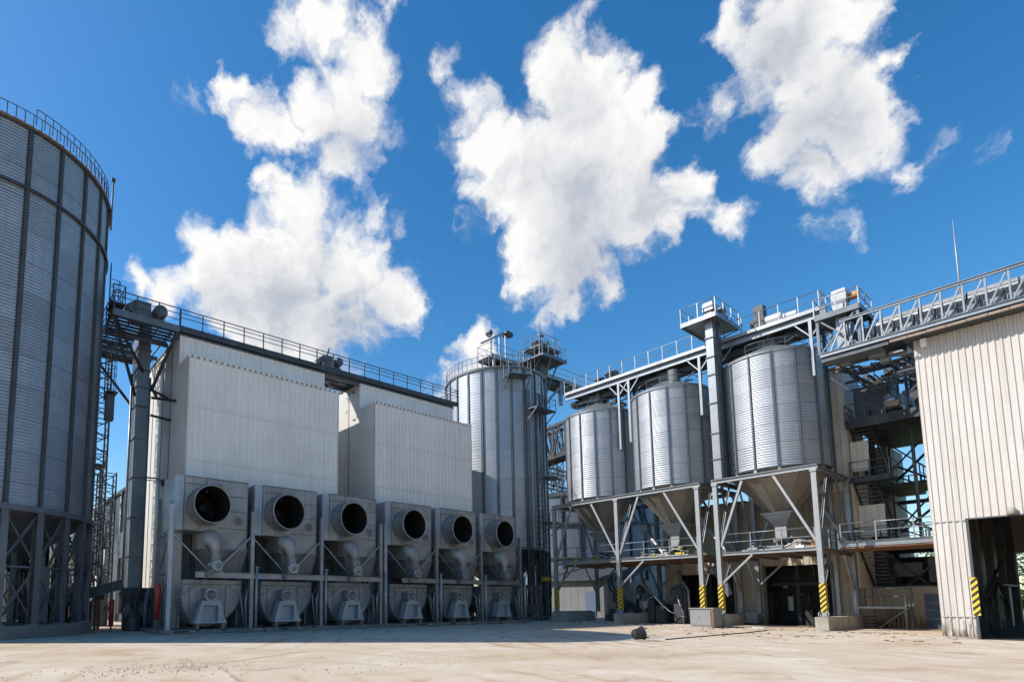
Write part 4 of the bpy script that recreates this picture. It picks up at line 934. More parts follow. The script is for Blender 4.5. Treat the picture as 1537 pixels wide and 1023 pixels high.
# ================================================================= RIGHT SIDE
def mill():
    t = thing('mill_building', 'tall cream clad building with dark openings standing behind the right hopper silo', 'building', (44.6,11.3,0))
    xf = 44.95; y0, y1 = 11.3, 24.2; zt = 16.75
    P = MB()
    ap = [(12.73,16.44,0,4.0),(18.5,22.2,0,3.6)]
    P.clad('y', y0+.02, 12.73, 0, 4.0, xf, -1, .33, .04).clad('y', 16.44, 18.5, 0, 4.0, xf, -1, .33, .04).clad('y', 22.2, 23.5, 0, 4.0, xf, -1, .33, .04)
    P.clad('y', 18.5, 22.2, 3.6, 4.0, xf, -1, .33, .04).clad('y', y0+.02, 23.5, 4.001, 8.6, xf, -1, .33, .04)
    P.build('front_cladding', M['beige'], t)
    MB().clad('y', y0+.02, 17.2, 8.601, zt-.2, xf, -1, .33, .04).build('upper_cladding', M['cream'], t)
    MB().bb(xf-.05,48.2,y0-.05,y0-.001,0,zt-.25).build('side_wall', M['cream'], t)
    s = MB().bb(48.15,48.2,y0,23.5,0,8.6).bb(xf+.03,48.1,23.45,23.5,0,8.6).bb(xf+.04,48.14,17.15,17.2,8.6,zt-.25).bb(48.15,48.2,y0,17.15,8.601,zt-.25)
    s.build('inner_walls', M['dark_paint'], t)  # near-black walls carry the darkness of the interior in their colour
    MB().bb(xf+.05,48.1,y0+.05,23.4,.004,.02).build('floor', M['dark_paint'], t)  # added floor sheet, interior shade put into its near-black colour
    MB().bb(xf-.2,48.6,y0-.2,17.4,zt-.2,zt-.06).build('roof', M['roof_rust'], t)
    MB().bb(xf-.1,48.4,17.41,23.7,8.6,8.75).build('roof', M['roof_rust'], t)
    MB().bb(xf-.1,xf-.02,12.6,12.73,0,4.1).bb(xf-.1,xf-.02,16.44,16.57,0,4.1).bb(xf-.1,xf-.02,18.37,18.5,0,3.7).bb(xf-.1,xf-.02,22.2,22.33,0,3.7).build('door_frame', M['galv_dark'], t)
    MB().hbeam((44.7,12.35,.8),(44.7,12.35,9),.18,.2,.03).build('wall_column', M['fan_side'], t)
    q = MB()
    for y in (12.0,12.25): q.tube((44.75,y,8.7),(44.75,y,16.3),.05,8)
    q.build('downpipe', M['galv_light'], t)
    w = MB().bb(xf-.09,xf-.055,13.6,13.63,3.2,3.9)
    w.build('loose_trim', M['rust'], t)
    # dim machinery inside
    rn = random.Random(31)
    k = MB()
    for i in range(10):
        x = rn.uniform(45.6,47.6); y = rn.choice([rn.uniform(12.6,17), rn.uniform(18.6,22.6)]); h = rn.uniform(.6,2.8); s = rn.uniform(.15,.5)
        k.bb(x-s,x+s,y-s,y+s,0,h).tube((x,y,h),(x,y,h+rn.uniform(.5,2)),.1,8)
    k.hbeam((45.6,12.8,2.75),(45.6,16.4,2.75),.15,.2).hbeam((46,14.9,0),(46,14.9,8),.2,.2)
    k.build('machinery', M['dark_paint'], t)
    # pale panels and window on the back wall
    for (y, z, a, b) in ((16.2,2.55,.25,.3),(14.0,2.35,.25,.3),(15.3,2.05,.3,.1),(15.9,.95,.3,1.0)): MB().bb(47.9,47.98,y,y+a,z,z+b).build('pale_panel', M['white'], t)
mill()
t = thing('tub_trolley', 'grey plastic tub with a dark hole standing in the right doorway of the cream building', 'tub', (44.2,17.0,0))
MB().bb(43.9,44.5,16.75,17.5,.12,.85).bb(43.86,43.9,16.85,17.1,.2,.6).build('tub', M['light_grey'], t); MB().tube((44,16.8,.1),(44,17.45,.1),.1,10).build('wheel', M['rubber'], t)
t = thing('oil_drum', 'dark teal drum beside the left doorway of the cream building', 'drum', (43.9,22.1,0))
MB().lathe([(.02,0),(.3,0),(.31,.3),(.3,.31),(.3,.6),(.31,.62),(.3,.92),(.02,.90)],20,(43.9,22.1)).build('body', M['teal'], t)
t = thing('fire_extinguisher', 'small red extinguisher hung by the left doorway of the cream building', 'extinguisher', (44.6,22.8,.9))
MB().lathe([(.02,.95),(.09,.95),(.09,1.4),(.03,1.5),(.02,1.5)],12,(44.7,22.75)).build('bottle', M['red'], t); MB().bb(44.6,44.78,22.65,22.85,1.5,1.58).build('valve', M['rubber'], t)
t = thing('notice_board', 'slanted grey spouting plate hung between the two middle striped posts', 'plate', (40.2,17.2,2.5))
MB().prism_x([(17.95,3.9),(17.3,4.05),(16.7,2.1),(17.0,1.9)], 40.2, 40.3).build('plate', M['galv_dark'], t)
# low shed and pipes under the rack
t = thing('low_shed', 'low grey shed with a door and small dark window under the rack at the left', 'shed', (52,31,0))
MB().clad('y', 30.3, 42, 0, 3.7, 52, -1, .9, .03, .06).build('wall', M['shed'], t)
MB().bb(52.05,58,30.3,42,0,3.65).build('core', M['shed'], t)
MB().add([(51.4,30,3.72),(51.4,42.3,3.72),(58.4,42.3,6.2),(58.4,30,6.2),(51.4,30,3.9),(51.4,42.3,3.9),(58.4,42.3,6.4),(58.4,30,6.4)], [(0,1,2,3),(7,6,5,4),(0,4,5,1),(1,5,6,2),(2,6,7,3),(3,7,4,0)]).build('roof', M['steel_dark'], t)
MB().bb(51.9,51.945,34.4,35.6,.1,2.6).build('door', M['blue'], t)
MB().bb(51.9,51.945,31.6,32.5,1.5,2.7).build('window', M['black'], t)
t = thing('water_tank_cart', 'dark blue drum on the ground left of the second striped post', 'drum', (46,27.6,0))
MB().lathe([(.02,0),(.55,0),(.57,.6),(.55,.62),(.55,1.5),(.5,1.6),(.02,1.6)],20,(46,27.3)).build('body', M['blue'], t)
def machine(label, x, y, n, zmax, seed, mats, base=0):
    t = thing('process_machine', label, 'machine', (x,y,base)); rn = random.Random(seed)
    for k in range(n):
        xx = x+rn.uniform(-.9,.9); yy = y+rn.uniform(-1.6,1.6); z = base+rn.uniform(0,zmax*.6); s = rn.uniform(.15,.45); mt = rn.choice(mats)
        q = MB()
        if k % 3 == 0: q.bb(xx-s,xx+s,yy-s,yy+s,base,z+s).bb(xx-s*.5,xx+s*.5,yy-s*.5,yy+s*.5,z+s,z+s*2.2)
        elif k % 3 == 1: q.pipe([(xx,yy,base),(xx,yy,z+.6),(xx+s,yy+s*2,z+1.3),(xx+s,yy+s*2.2,min(base+zmax,z+2.2))],.06+s*.15,10)
        else: q.lathe([(.02,z),(s,z),(s,z+s*1.6),(s*.3,z+s*2.4),(.02,z+s*2.4)],16,(xx,yy),False).bar((xx,yy,base),(xx,yy,z),.12)
        q.build(['housing','pipe','vessel'][k%3], mt, t)
    return t
machine('dark cluster of pumps and pipes on the plinth right of the second striped post', 42.2, 22.0, 13, 3.8, 3, [M['steel_dark'],M['galv_dark'],M['galv'],M['steel_dark']], .1)
machine('dark tangle of pipes and vessels standing under the tall silo', 39.5, 35.0, 12, 4.5, 5, [M['steel_dark'],M['galv_dark'],M['steel_dark']])
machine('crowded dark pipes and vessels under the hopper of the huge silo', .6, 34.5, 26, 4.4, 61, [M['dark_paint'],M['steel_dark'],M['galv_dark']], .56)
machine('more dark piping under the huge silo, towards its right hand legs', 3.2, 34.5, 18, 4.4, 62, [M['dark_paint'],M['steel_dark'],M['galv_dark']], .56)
machine('dim machinery standing in the gap beside the legs of the huge silo', 5.6, 37.5, 14, 4.5, 8, [M['steel_dark'],M['galv_dark'],M['rust']])
machine('dim pumps and pipes crowded round the foot of the bucket elevator', 8.3, 34.4, 12, 2.2, 18, [M['steel_dark'],M['steel_dark'],M['galv_dark']])
machine('dark stack of ducts and vessels behind the bucket elevator', 7.3, 42.5, 14, 9, 28, [M['steel_dark'],M['galv_dark'],M['galv_dark']])
machine('crowded grey piping left of the second striped post under the left hopper silo', 44.5, 26.3, 9, 4.0, 12, [M['steel_dark'],M['galv_dark'],M['galv']])
# hanging flexible pipe
t = thing('flexible_hose', 'pale flexible hose draped over the plinth right of the second striped post', 'hose', (40.5,21.6,0))
MB().pipe([(40.5,23.0,.85),(40.4,22.9,1.4),(40.4,22.5,1.75),(40.5,22.1,2.0),(40.6,21.7,1.5),(40.5,21.0,.9),(40.5,20.6,.75)],.035,8).build('hose', M['galv'], t)
t = thing('bollard_pipe', 'short pale standpipe with a valve wheel left of the grey cabinet', 'pipe', (41.5,20.4,0))
MB().pipe([(41.2,20.4,0),(41.2,20.4,.9),(41.2,20.55,1.2),(41.2,20.8,2.2)],.05,10).lathe([(.02,.5),(.16,.5),(.16,.6),(.02,.6)],14,(41.2,20.4),False).build('pipe', M['galv'], t)
# stuff by the base of the tall silo
t = thing('guard_hoop', 'yellow hoop guard beside the leftmost striped post', 'guard', (39.6,32.4,0))
MB().pipe([(39.6,32.9,0),(39.6,32.8,1.1),(39.6,32.5,1.45),(39.6,32.2,1.1),(39.6,32.1,0)],.05,8).build('hoop', M['yellow'], t)
t = thing('mixer_head', 'yellow and dark machine head seen left of the leftmost striped post', 'machine', (40.2,31.6,0))
MB().bar((40.2,31.4,0),(40.2,31.4,3.3),.18).build('stand', M['steel_dark'], t); MB().bb(40.0,40.4,31.2,31.6,3.3,3.65).lathe_y([(.01,31.0),(.12,31.0),(.12,31.2),(.01,31.2)],12,40.2,3.48,False).build('head', M['yellow'], t)
t = thing('steel_fence', 'dark steel barrier with uprights in front of the tall silo legs', 'fence', (36.5,30.6,0))
q = MB().bar((34.6,30.6,2.75),(38.7,30.6,2.75),.2,.35).bar((34.8,30.2,1.0),(38.3,30.2,1.0),.08,.7)
q.build('rail', M['steel_dark'], t)
for k in range(7): MB().bar((34.9+k*.55,30.4,0),(34.9+k*.55,30.4,2.6),.09).build('upright', M['galv_dark'], t)

# ---- electrical cabinet
t = thing('electrical_cabinet', 'grey steel cabinet with rusty edge standing on the yard between two striped posts', 'cabinet', (36.9,17.0,0))
MB().bb(36.9,38.05,16.45,17.85,.06,1.14).build('body', M['light_grey'], t)
MB().bb(36.84,38.1,16.40,17.90,1.14,1.20).build('lid', M['light_grey'], t)
MB().bb(36.87,36.899,16.62,17.72,.16,1.06).tube((36.86,17.3,.62),(36.86,17.3,.70),.03,8).build('door', M['light_grey'], t)
MB().bb(36.86,36.905,16.43,16.58,.06,1.12).build('edge_trim', M['rust'], t)
MB().bb(36.92,38.0,16.5,17.8,0,.06).build('base', M['concrete'], t)

# ---- stair tower
def stair_tower():
    t = thing('stair_tower', 'dark steel stair tower zigzagging up beside the cream building', 'stairs', (44.6,10,0))
    for i, (z, ya, yb, xa) in enumerate(((12.83,11.25,7.3,44.6),(9.15,11.25,9.3,44.6),(5.0,11.25,7.0,44.4))):
        l = MB().bb(xa,xa+1.6,yb,ya,z-.12,z).bb(xa-.05,xa,yb,ya,z-.22,z+.12)
        l.build('landing', M['steel_dark'], t)
        MB().rail([(xa+1.6,ya-.03,z),(xa,ya-.03,z),(xa,yb,z),(xa+1.6,yb,z)],1.1,1.0,.028,(.55,)).build('handrail', M['galv_dark'], t)
    for (z1, z0) in ((12.83,9.2),(9.15,5.05),(5.0,1.3)):
        n = 16; x0, x1 = 45.2, 48.8; m = MB()
        for k in range(n):
            z = z1-(z1-z0)*(k+1)/(n+1); x = x0+(x1-x0)*k/n
            m.bb(x,x+.26,10.2,11.15,z-.04,z)
        m.build('treads', M['galv_dark'], t)
        q = MB().bar((x0,10.16,z1-.1),(x1,10.16,z0+.1),.06,.25).bar((x0,11.2,z1-.1),(x1,11.2,z0+.1),.06,.25)
        q.tube((x0,10.14,z1+.9),(x1,10.14,z0+1.0),.028,6)
        for k in range(4): q.tube((x0+k*1.1,10.14,z1-(z1-z0)*k*.3),(x0+k*1.1,10.14,z1+.95-(z1-z0)*k*.3),.022,5)
        q.build('stringer', M['steel_dark'], t)
    MB().bb(46.2,54,7.0,11.2,12.6,12.82).bb(46.2,46.3,7.0,11.2,12.4,12.6).build('upper_floor', M['steel_dark'], t)
    for (x, y) in ((48.9,7.6),(48.9,11.0),(52.5,7.6),(52.5,11.0)):
        MB().hbeam((x,y,0),(x,y,17.5),.28,.28,.03).build('column', M['steel_dark'], t)
    MB().rail([(46.3,7.1,12.82),(53.8,7.1,12.82)],1.1,1.2,.03).build('floor_handrail', M['galv_dark'], t)
    MB().bb(43.6,45.2,8.95,11.2,1.18,1.3).build('lower_landing', M['galv'], t)
    MB().rail([(45.2,11.15,1.3),(43.6,11.15,1.3),(43.6,8.95,1.3),(45.2,8.95,1.3)],1.05,1.0,.028).build('lower_handrail', M['galv_dark'], t)
    m = MB()
    for k in range(5): m.bb(43.9,44.6,11.2-.75,11.15,.2+k*.2,.24+k*.2)
    m.build('lower_steps', M['galv_dark'], t)
    m = MB().bar((43.7,9.0,0),(43.7,9.0,1.2),.1).bar((45.1,9.0,0),(45.1,9.0,1.2),.1).bar((43.7,10.3,.0),(43.7,8.9,1.2),.06)
    m.build('landing_legs', M['galv_dark'], t)
    m = MB()
    for z0, z1 in ((1.3,5.0),(5.0,9.15),(9.15,12.83),(12.83,16.4)):
        m.bar((48.9,7.6,z0),(48.9,11.0,z1),.09).bar((48.9,11.0,z0),(48.9,7.6,z1),.09).bar((48.9,7.6,z1),(48.9,11.0,z1),.2).bar((48.9,7.6,z1-.3),(52.5,7.6,z1-.3),.2).bar((48.9,11.05,z1-.3),(52.5,11.05,z1-.3),.2)
    m.build('cross_bracing', M['steel_dark'], t)
    for z in (5.0, 9.15):
        MB().bb(48.4,52.5,8.6,11.2,z-.12,z).rail([(48.4,8.65,z),(52.5,8.65,z)],1.1,1.0,.028).build('rear_landing', M['steel_dark'], t)
    for y in (7.9, 8.5): MB().tube((46.4,y,4.7),(46.4,y,16.5),.09,8).build('riser_pipe', M['galv_dark'], t)
    MB().bb(44.5,44.56,7.45,11.2,12.35,12.6).build('kick_plate', M['steel_dark'], t)
    MB().clad('y', 9.9, 11.2, 5.6, 7.6, 45.6, -1, .3, .03).build('pale_panel', M['cream'], t)
    MB().clad('y', 10.3, 11.2, 9.7, 11.6, 45.0, -1, .3, .03).build('pale_panel', M['cream'], t)
    MB().bb(46.2,46.25,9.4,11.1,12.9,15.3).bb(46.0,46.2,9.2,9.3,12.85,15.4).build('door_panel', M['galv_dark'], t)
    m = drive_unit(MB(), 45.4, 8.9, 12.9, 1.1); m.pipe([(45.2,9.1,13),(45.4,9.0,14.2),(45.3,8.8,15.4)],.12,8).pipe([(45.5,8.4,13),(45.5,8.5,14.3)],.09,8)
    m.build('fan_unit', M['galv'], t)
stair_tower()
t = thing('braced_tower', 'dark cross braced steel tower against the sky left of the warehouse wall', 'tower', (55,7,0))
cs = [(53.6,9.0),(53.6,12.2),(57,9.0),(57,12.2)]
for x, y in ((54,9.05),(54,7.6),(58,9.05),(58,7.0)): MB().hbeam((x,y,0),(x,y,18),.3,.3,.03).build('column', M['steel_dark'], t)
q = MB()
for z0, z1 in ((5.2,8.4),(8.8,12.4)):
    q.bar((54,11.9,z1-.4),(54,9.0,z0+1.2),.14).bar((54,11.9,z0+.4),(54,9.0,z1-.2),.14).bar((54,11.9,z1-1.2),(54,9.0,z0+.5),.10)
q.bar((54,12,8.6),(54,7.5,8.6),.25).bar((54,12,5.2),(54,7.5,5.2),.4)
q.build('brace', M['steel_dark'], t)
m = MB(); rn = random.Random(44)
for k in range(60):
    x = 48+rn.random()*6; y = 6.6+rn.random()*4.4; z = 13.2+rn.random()*4.0
    d = rn.choice([(0,1.6,0),(1.5,0,0),(0,0,1.5),(0,1.2,.9),(.2,-1.3,1.0)])
    m.bar((x,y,z),(x+d[0],y+d[1],z+d[2]),rn.uniform(.06,.22))
for y in (7.4,8.4,9.6): m.bb(49.5,50.3,y,y+.55,12.9,17.2)
m.build('pipework', M['steel_dark'], t)
MB().bb(52,56,10.75,13.2,0,5.19).build('dark_annex', M['steel_dark'], t)
MB().bb(52,56,10.9,12.6,5.2,12.5).build('cream_core', M['beige'], t)
MB().rail([(53.4,10.8,9.3),(53.4,9.5,9.3)],1.1,.6,.04).bb(53.2,54.5,9.5,10.9,9.1,9.3).build('balcony', M['steel_dark'], t)
# side walkway between rack and warehouse
t = thing('side_walkway', 'grey railed walkway with a rusty underside between the rack and the warehouse', 'walkway', (41,9,4.7))
MB().channel((41,11.1,4.85),(41,6.2,4.85),.12,.32).build('edge_beam', M['galv'], t)
MB().bb(41.07,44.3,6.2,11.0,4.66,4.72).bb(40.95,44.3,6.2,11.0,4.60,4.655).build('deck', M['rust'], t)
MB().rail([(41.05,11.0,5.0),(41.05,6.2,5.0)],1.05,1.5,.028).build('handrail', M['galv'], t)
MB().rail([(44.2,11.0,4.75),(44.2,6.2,4.75)],1.2,1.5,.025).build('rear_handrail', M['galv_dark'], t)
# beige low wall and blue door between
t = thing('low_building', 'low beige ribbed building with a blue door in the shade beside the warehouse', 'building', (47,9,0))
MB().clad('y', 8.75, 11.2, 0, 2.5, 47, -1, .3, .03).clad('y', 5.5, 8.1, 0, 2.5, 47, -1, .3, .03).clad('y', 8.1, 8.75, 2.05, 2.5, 47, -1, .3, .03).build('wall', M['beige'], t)
d = MB().bb(46.93,46.99,8.1,8.75,.05,2.05); db = d.build('door', M['blue'], t)
MB().bb(46.90,46.929,8.12,8.73,.55,.59).bb(46.90,46.929,8.12,8.73,1.05,1.09).bb(46.90,46.929,8.12,8.73,1.5,1.54).build('door_bars', M['galv'], db)
MB().bb(47.6,53,5.5,10.6,2.5,2.6).build('roof', M['steel_dark'], t)
MB().bb(52.9,53,5.5,11.2,2.601,4.64).build('back_wall', M['steel_dark'], t)
MB().bb(49.6,49.7,9.2,10.6,3.2,4.1).build('panel', M['shed'], t)
MB().bb(49.5,49.59,8.6,8.9,2.8,4.4).build('panel', M['shed'], t)

# ---- warehouse
def warehouse():
    t = thing('warehouse', 'big sunlit cream ribbed warehouse with a tall open doorway and a striped board', 'warehouse', (35,6,0))
    X = 35; zd = 5.17; ze = 13.6
    w = MB().clad('y', 4.95, 6.02, 0, .95, X, -1, .228, .042, .42).clad('y', 4.95, 6.02, .951, 5.10, X-.012, -1, .228, .042, .42).clad('y', 4.95, 6.02, 5.101, ze, X, -1, .228, .042, .42)
    w.clad('y', -16.02, 4.949, zd, ze, X, -1, .228, .042, .42).clad('y', -40, -16.03, 0, ze, X, -1, .228, .042, .42)
    w.build('front_cladding', M['warehouse'], t)
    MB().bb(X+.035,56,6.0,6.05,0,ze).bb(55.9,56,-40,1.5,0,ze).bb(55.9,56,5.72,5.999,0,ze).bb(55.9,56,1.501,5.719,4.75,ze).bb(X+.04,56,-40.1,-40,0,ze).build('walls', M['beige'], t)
    MB().bb(X-.8,57,-40.3,6.30,ze-.02,ze+.07).build('roof', M['steel_dark'], t)
    e = MB(); k = -40
    while k < 6.2: e.bb(X-.85,X-.801,k,k+.62,ze-.05,ze+.06+.02*((k*7)%1)); k += .64
    e.build('eave_sheet_ends', M['roof_rust'], t)
    MB().bb(X-.05,X+.05,4.86,4.95,0,zd).bb(X-.06,X+.05,-16,4.85,zd-.06,zd-.005).build('door_frame', M['steel_dark'], t)
    MB().bb(X-.075,X-.061,4.80,5.00,1.0,2.62).bb(X-.075,X+.02,4.785,4.799,1.0,2.62).build('hazard_board', M['hazard'], t)
    f = MB().bb(X+.05,55.85,-39.9,5.99,.004,.03); f.build('floor', weathered('shade_black_floor', (.04,.034,.028), (.02,.018,.015), .85), t)  # indoor shade put into a near-black floor colour
    MB().bb(36.2,36.7,5.2,5.9,.03,.5).build('kerb_block', M['concrete'], t)
    q = MB()
    for x in (38,42,46,50,54): q.hbeam((x,5.75,0),(x,5.75,ze-.1),.3,.35).hbeam((x,5.6,ze-.3),(x,-39,ze-.3),.3,.4)
    q.build('portal_frames', M['steel_dark'], t)
    rn = random.Random(3); q = MB()
    for k in range(6): q.tube((39+rn.random()*8,5.0+rn.random()*.6,rn.random()*1.5),(39+rn.random()*8,5.2,1+rn.random()*3),.05,6)
    q.build('stored_pipes', M['steel_dark'], t)
    MB().bb(X-.06,X+.3,4.95,6.04,.004,.09).build('sill', M['concrete'], t)
    MB().bb(X-.07,X-.03,4.96,6.03,5.08,5.12).bb(X-.07,X-.03,4.96,6.03,.93,.96).build('sheet_lap', M['lap'], t)
    n = MB().lathe([(.02,5.17),(.16,5.17),(.13,5.42),(.05,5.5),(.02,5.5)],12,(X-.12,3.55)); n.build('door_stop', M['concrete'], t)
    l = MB().bb(X-.35,X-.06,5.55,5.75,ze-.45,ze-.1); l.build('eave_lamp', M['white'], t)
warehouse()

# ---- conveyor bridge crossing to the right
def right_bridge():
    t = thing('conveyor_bridge', 'long grey truss conveyor bridge running above the warehouse roof out of the picture', 'bridge', (38.65,10,15))
    a, b = (38.65,10.6), (38.65,-30); z0, z1 = 15.45, 17.12; n = 32
    for x in (38.65, 41.2):
        MB().hbeam((x,a[1],z0),(x,b[1],z0),.16,.24).build('bottom_chord', M['galv'], t)
        MB().hbeam((x,9.6,z1),(x,b[1],z1),.14,.16).build('top_chord', M['galv'], t)
        L = .78; y = 9.4; near = x < 40
        while y > (-12 if near else -6):
            MB().bar((x,y,z0+.12),(x,y,z1-.08),.07).build('upright', M['galv'] if near else M['galv_dark'], t)
            MB().angle((x+.03,y+L-.06,z0+.12),(x+.03,y+.05,z1-.07),.075,.014,(1,0,0)).build('diagonal', M['galv'], t)
            MB().bar((x+.06 if near else x-.06,y,z1-.1),(x+.75 if near else x-.75,y,z0+.13),.05).build('gusset_strut', M['galv_dark'], t)
            y -= L
    MB().bb(38.75,41.1,b[1],10.4,z0-.1,z0-.03).build('deck', M['galv_dark'], t)
    c = MB().bb(39.4,40.5,b[1],8.8,z0+.35,z0+1.0)
    c.build('conveyor_casing', M['galv'], t)
    cv = MB(); y = 8.2; rn = random.Random(12)
    while y > -30:
        cv.lathe_y([(.60,y),(.60,y-1.7),(.02,y-1.7)], 16, 39.95, z0+.98, False); y -= 1.75+.05*rn.random()
    cv.build('conveyor_cover', weathered('dirty_cover', (.40,.405,.40), (.18,.18,.175), .5, .3, .8, .7, 1.4, rust=.2), t)
    tr = MB().bb(38.8,39.1,-30,9.2,z0+.2,z0+.26).bb(40.7,41.0,-30,9.2,z0+.7,z0+.78)
    y = 9.0
    while y > -8:
        tr.bb(38.85,39.2,y,y+.06,z0-.02,z0+.9).bb(40.6,41.05,y-.4,y-.34,z0-.02,z0+1.1); y -= .8
    tr.build('idler_frames', M['steel_dark'], t)
    MB().rail([(38.85,9.2,z0),(38.85,-20,z0)],1.0,1.6,.02).build('inner_handrail', M['galv_dark'], t)
    MB().bb(38.5,39.6,7.9,10.5,15.0,15.06).channel((38.5,10.5,15.08),(38.5,7.6,15.08),.08,.13).build('service_platform', M['galv'], t)
    u = MB(); rn = random.Random(17)
    for k in range(110):
        y = rn.uniform(3.5,10.3); x = rn.uniform(39.5,46.5); z = rn.uniform(13.6,15.2)+max(0,x-41.5)*.3
        d = rn.choice([(0,1.8,0),(1.2,0,0),(0,1.0,1.0),(.3,-1.2,.6)])
        u.bar((x,y,z),(x+d[0],min(10.8,y+d[1]),min(15.3+max(0,x-41.5)*.3,z+d[2])),rn.uniform(.04,.14))
    u.hbeam((45.0,10.4,16.0),(45.0,3,16.1),.25,.35)
    u.build('under_bridge_steel', M['steel_dark'], t)['kind'] = 'stuff'
    rn = random.Random(18); sh = MB()
    for k in range(12):
        y = rn.uniform(4.0,9.8); x = rn.uniform(38.9,41); sh.bb(x,x+.5,y,y+rn.uniform(.3,.9),14.6+rn.random()*.4,14.68+rn.random()*.5)
    sh.build('loose_sheets', M['galv_light'], t)['kind'] = 'stuff'
    for y in (-18,-28): MB().hbeam((39.9,y,13.74),(39.9,y,15.2),.3,.3).build('trestle', M['galv'], t)
right_bridge()
t = thing('elevator_head', 'white topped elevator head on a small railed deck where the truss bridge meets the gallery', 'elevator', (39.4,9.7,17))
z = 17.75
MB().bb(38.7,41.2,8.7,10.75,z-.1,z).bb(38.65,38.7,8.7,10.75,z-.2,z+.1).bb(38.7,41.2,8.65,8.7,z-.2,z+.1).build('deck', M['galv_dark'], t)
MB().rail([(41.2,10.75,z),(38.7,10.75,z),(38.7,8.7,z),(41.2,8.7,z)],1.05,1.0,.026).build('handrail', M['galv_light'], t)
MB().bb(39.1,39.75,9.35,9.95,z,z+.75).bb(39.05,39.8,9.3,10.0,z+.76,z+1.15).bb(39.08,39.77,9.33,9.97,z+1.16,z+1.42).build('head_cover', M['galv_light'], t)
MB().lathe_y([(.01,8.85),(.2,8.85),(.22,8.95),(.22,9.25),(.01,9.25)],14,39.6,z+1.0,False).build('motor', M['orange'], t)
MB().bb(39.15,39.7,9.4,9.9,15.1,z-.1).build('shaft', M['galv'], t)
MB().tube((38.9,10.4,z),(38.9,10.4,z+1.7),.03,6).bb(38.8,39.0,10.2,10.5,z,z+.6).build('lamp_post', M['galv_dark'], t)
m = MB()
for y in (8.8,10.65): m.bar((38.8,y,15.55),(38.8,y,z-.1),.14).bar((41.1,y,15.55),(41.1,y,z-.1),.14)
m.angle((38.8,8.85,15.6),(38.8,10.6,z-.15),.08,.012,(1,0,0)).angle((38.8,10.6,15.6),(38.8,8.85,z-.15),.08,.012,(1,0,0))
m.lathe_y([(.01,9.1),(.5,9.1),(.5,9.15),(.01,9.15)],16,38.95,16.5,False)
m.build('frame', M['galv_dark'], t)
t = thing('antenna_mast', 'thin tall antenna mast rising from the truss bridge', 'mast', (40,4.95,15.5))
MB().pipe([(40.0,4.95,15.5),(40.0,4.95,18.4),(40.0,4.94,21.1)],[.05,.04,.012],8).build('pole', M['galv_light'], t)
MB().bb(39.9,40.1,4.85,5.05,15.46,15.9).build('clamp', M['galv'], t)

# ================================================================= SMALL THINGS ON THE YARD
t = thing('plastic_pail', 'dark pail tipped on its side on the sunlit yard', 'pail', (22.5,12.95,0))
def pail():
    ax = Vector((.80,-.55,.20)).normalized(); c0 = Vector((22.24,13.10,.235)); up = Vector((0,0,1)); a = ax.cross(up).normalized(); b = a.cross(ax)
    def ringpts(r, s, n=24): return [c0+ax*s+(a*cos(2*pi*k/n)+b*sin(2*pi*k/n))*r for k in range(n)]
    prof = [(.02,0),(.10,.0),(.175,.05),(.205,.30),(.23,.305),(.235,.36),(.215,.362),(.20,.30),(.165,.07),(.02,.06)]
    vs = []; fs = []; n = 24
    for r, s in prof: vs += ringpts(r*1.18, s*1.25)
    for i in range(len(prof)-1):
        for k in range(n): fs.append((i*n+k, i*n+(k+1)%n, (i+1)*n+(k+1)%n, (i+1)*n+k))
    MB().add(vs, fs).build('bucket', M['rubber'], t)
    q = MB()
    for k in (3, 9, 15, 21):
        p = ringpts(.26, .39)[k]; q.bar(p, p+ax*.16, .07, .03)
    q.build('rim_lugs', M['rubber'], t)
    MB().pipe([ringpts(.285,.39)[2], c0+ax*.52+b*.32, c0+ax*.5-a*.1+b*.31, ringpts(.285,.39)[12]],.012,6).build('handle', M['galv'], t)
pail()
cb = MB().pipe([(23.9,12.6,.02),(25.5,12.72,.02),(27.3,12.7,.02),(29.2,12.84,.02),(31.5,12.86,.02),(33.0,12.95,.02),(34.4,13.1,.02),(35.9,13.25,.02)],.028,6)
o = cb.build('cable', M['rubber'], None, 'black cable lying across the sunlit yard towards the grey cabinet', 'cable')
t = thing('waste_sheet', 'white sheet of waste lying on the ground before the right doorway of the cream building', 'litter', (39.2,14.9,0))
MB().add([(39.0,14.6,.01),(39.5,14.6,.05),(39.5,15.3,.02),(39.0,15.2,.06),(39.0,14.6,.0),(39.5,14.6,.0),(39.5,15.3,.0),(39.0,15.2,.0)], [(0,1,2,3),(7,6,5,4),(0,4,5,1),(1,5,6,2),(2,6,7,3),(3,7,4,0)]).build('sheet', M['white'], t)

rn = random.Random(91); q = MB()
for k in range(230):
    x, y = (rn.uniform(36.5,38.2), rn.uniform(6.5,28)) if k % 3 == 0 else ((rn.gauss(34,4), rn.uniform(5,16)) if k % 3 == 1 else (rn.uniform(8,34), 28.7-abs(rn.gauss(0,.35))))
    s = rn.uniform(.02,.07); a = rn.random()*3; z = rn.uniform(.01,.05)
    u = Vector((cos(a),sin(a),0))*s*rn.uniform(1,2.4); v = Vector((-sin(a),cos(a),0))*s
    p = Vector((x,y,0)); h = Vector((0,0,z))
    q.add([p-u-v,p+u-v,p+u+v,p-u+v,p-u*.7-v*.6+h,p+u*.8-v*.7+h,p+u*.6+v*.8+h,p-u*.7+v*.7+h],[(0,3,2,1),(4,5,6,7),(0,1,5,4),(1,2,6,5),(2,3,7,6),(3,0,4,7)])
q.build('yard_litter', weathered('litter_bits', (.16,.12,.08), (.07,.055,.04), .85), kind='stuff')
t = thing('pallet', 'weathered wooden pallet leaning in the shade by the low beige building', 'pallet', (46.4,9.9,0))
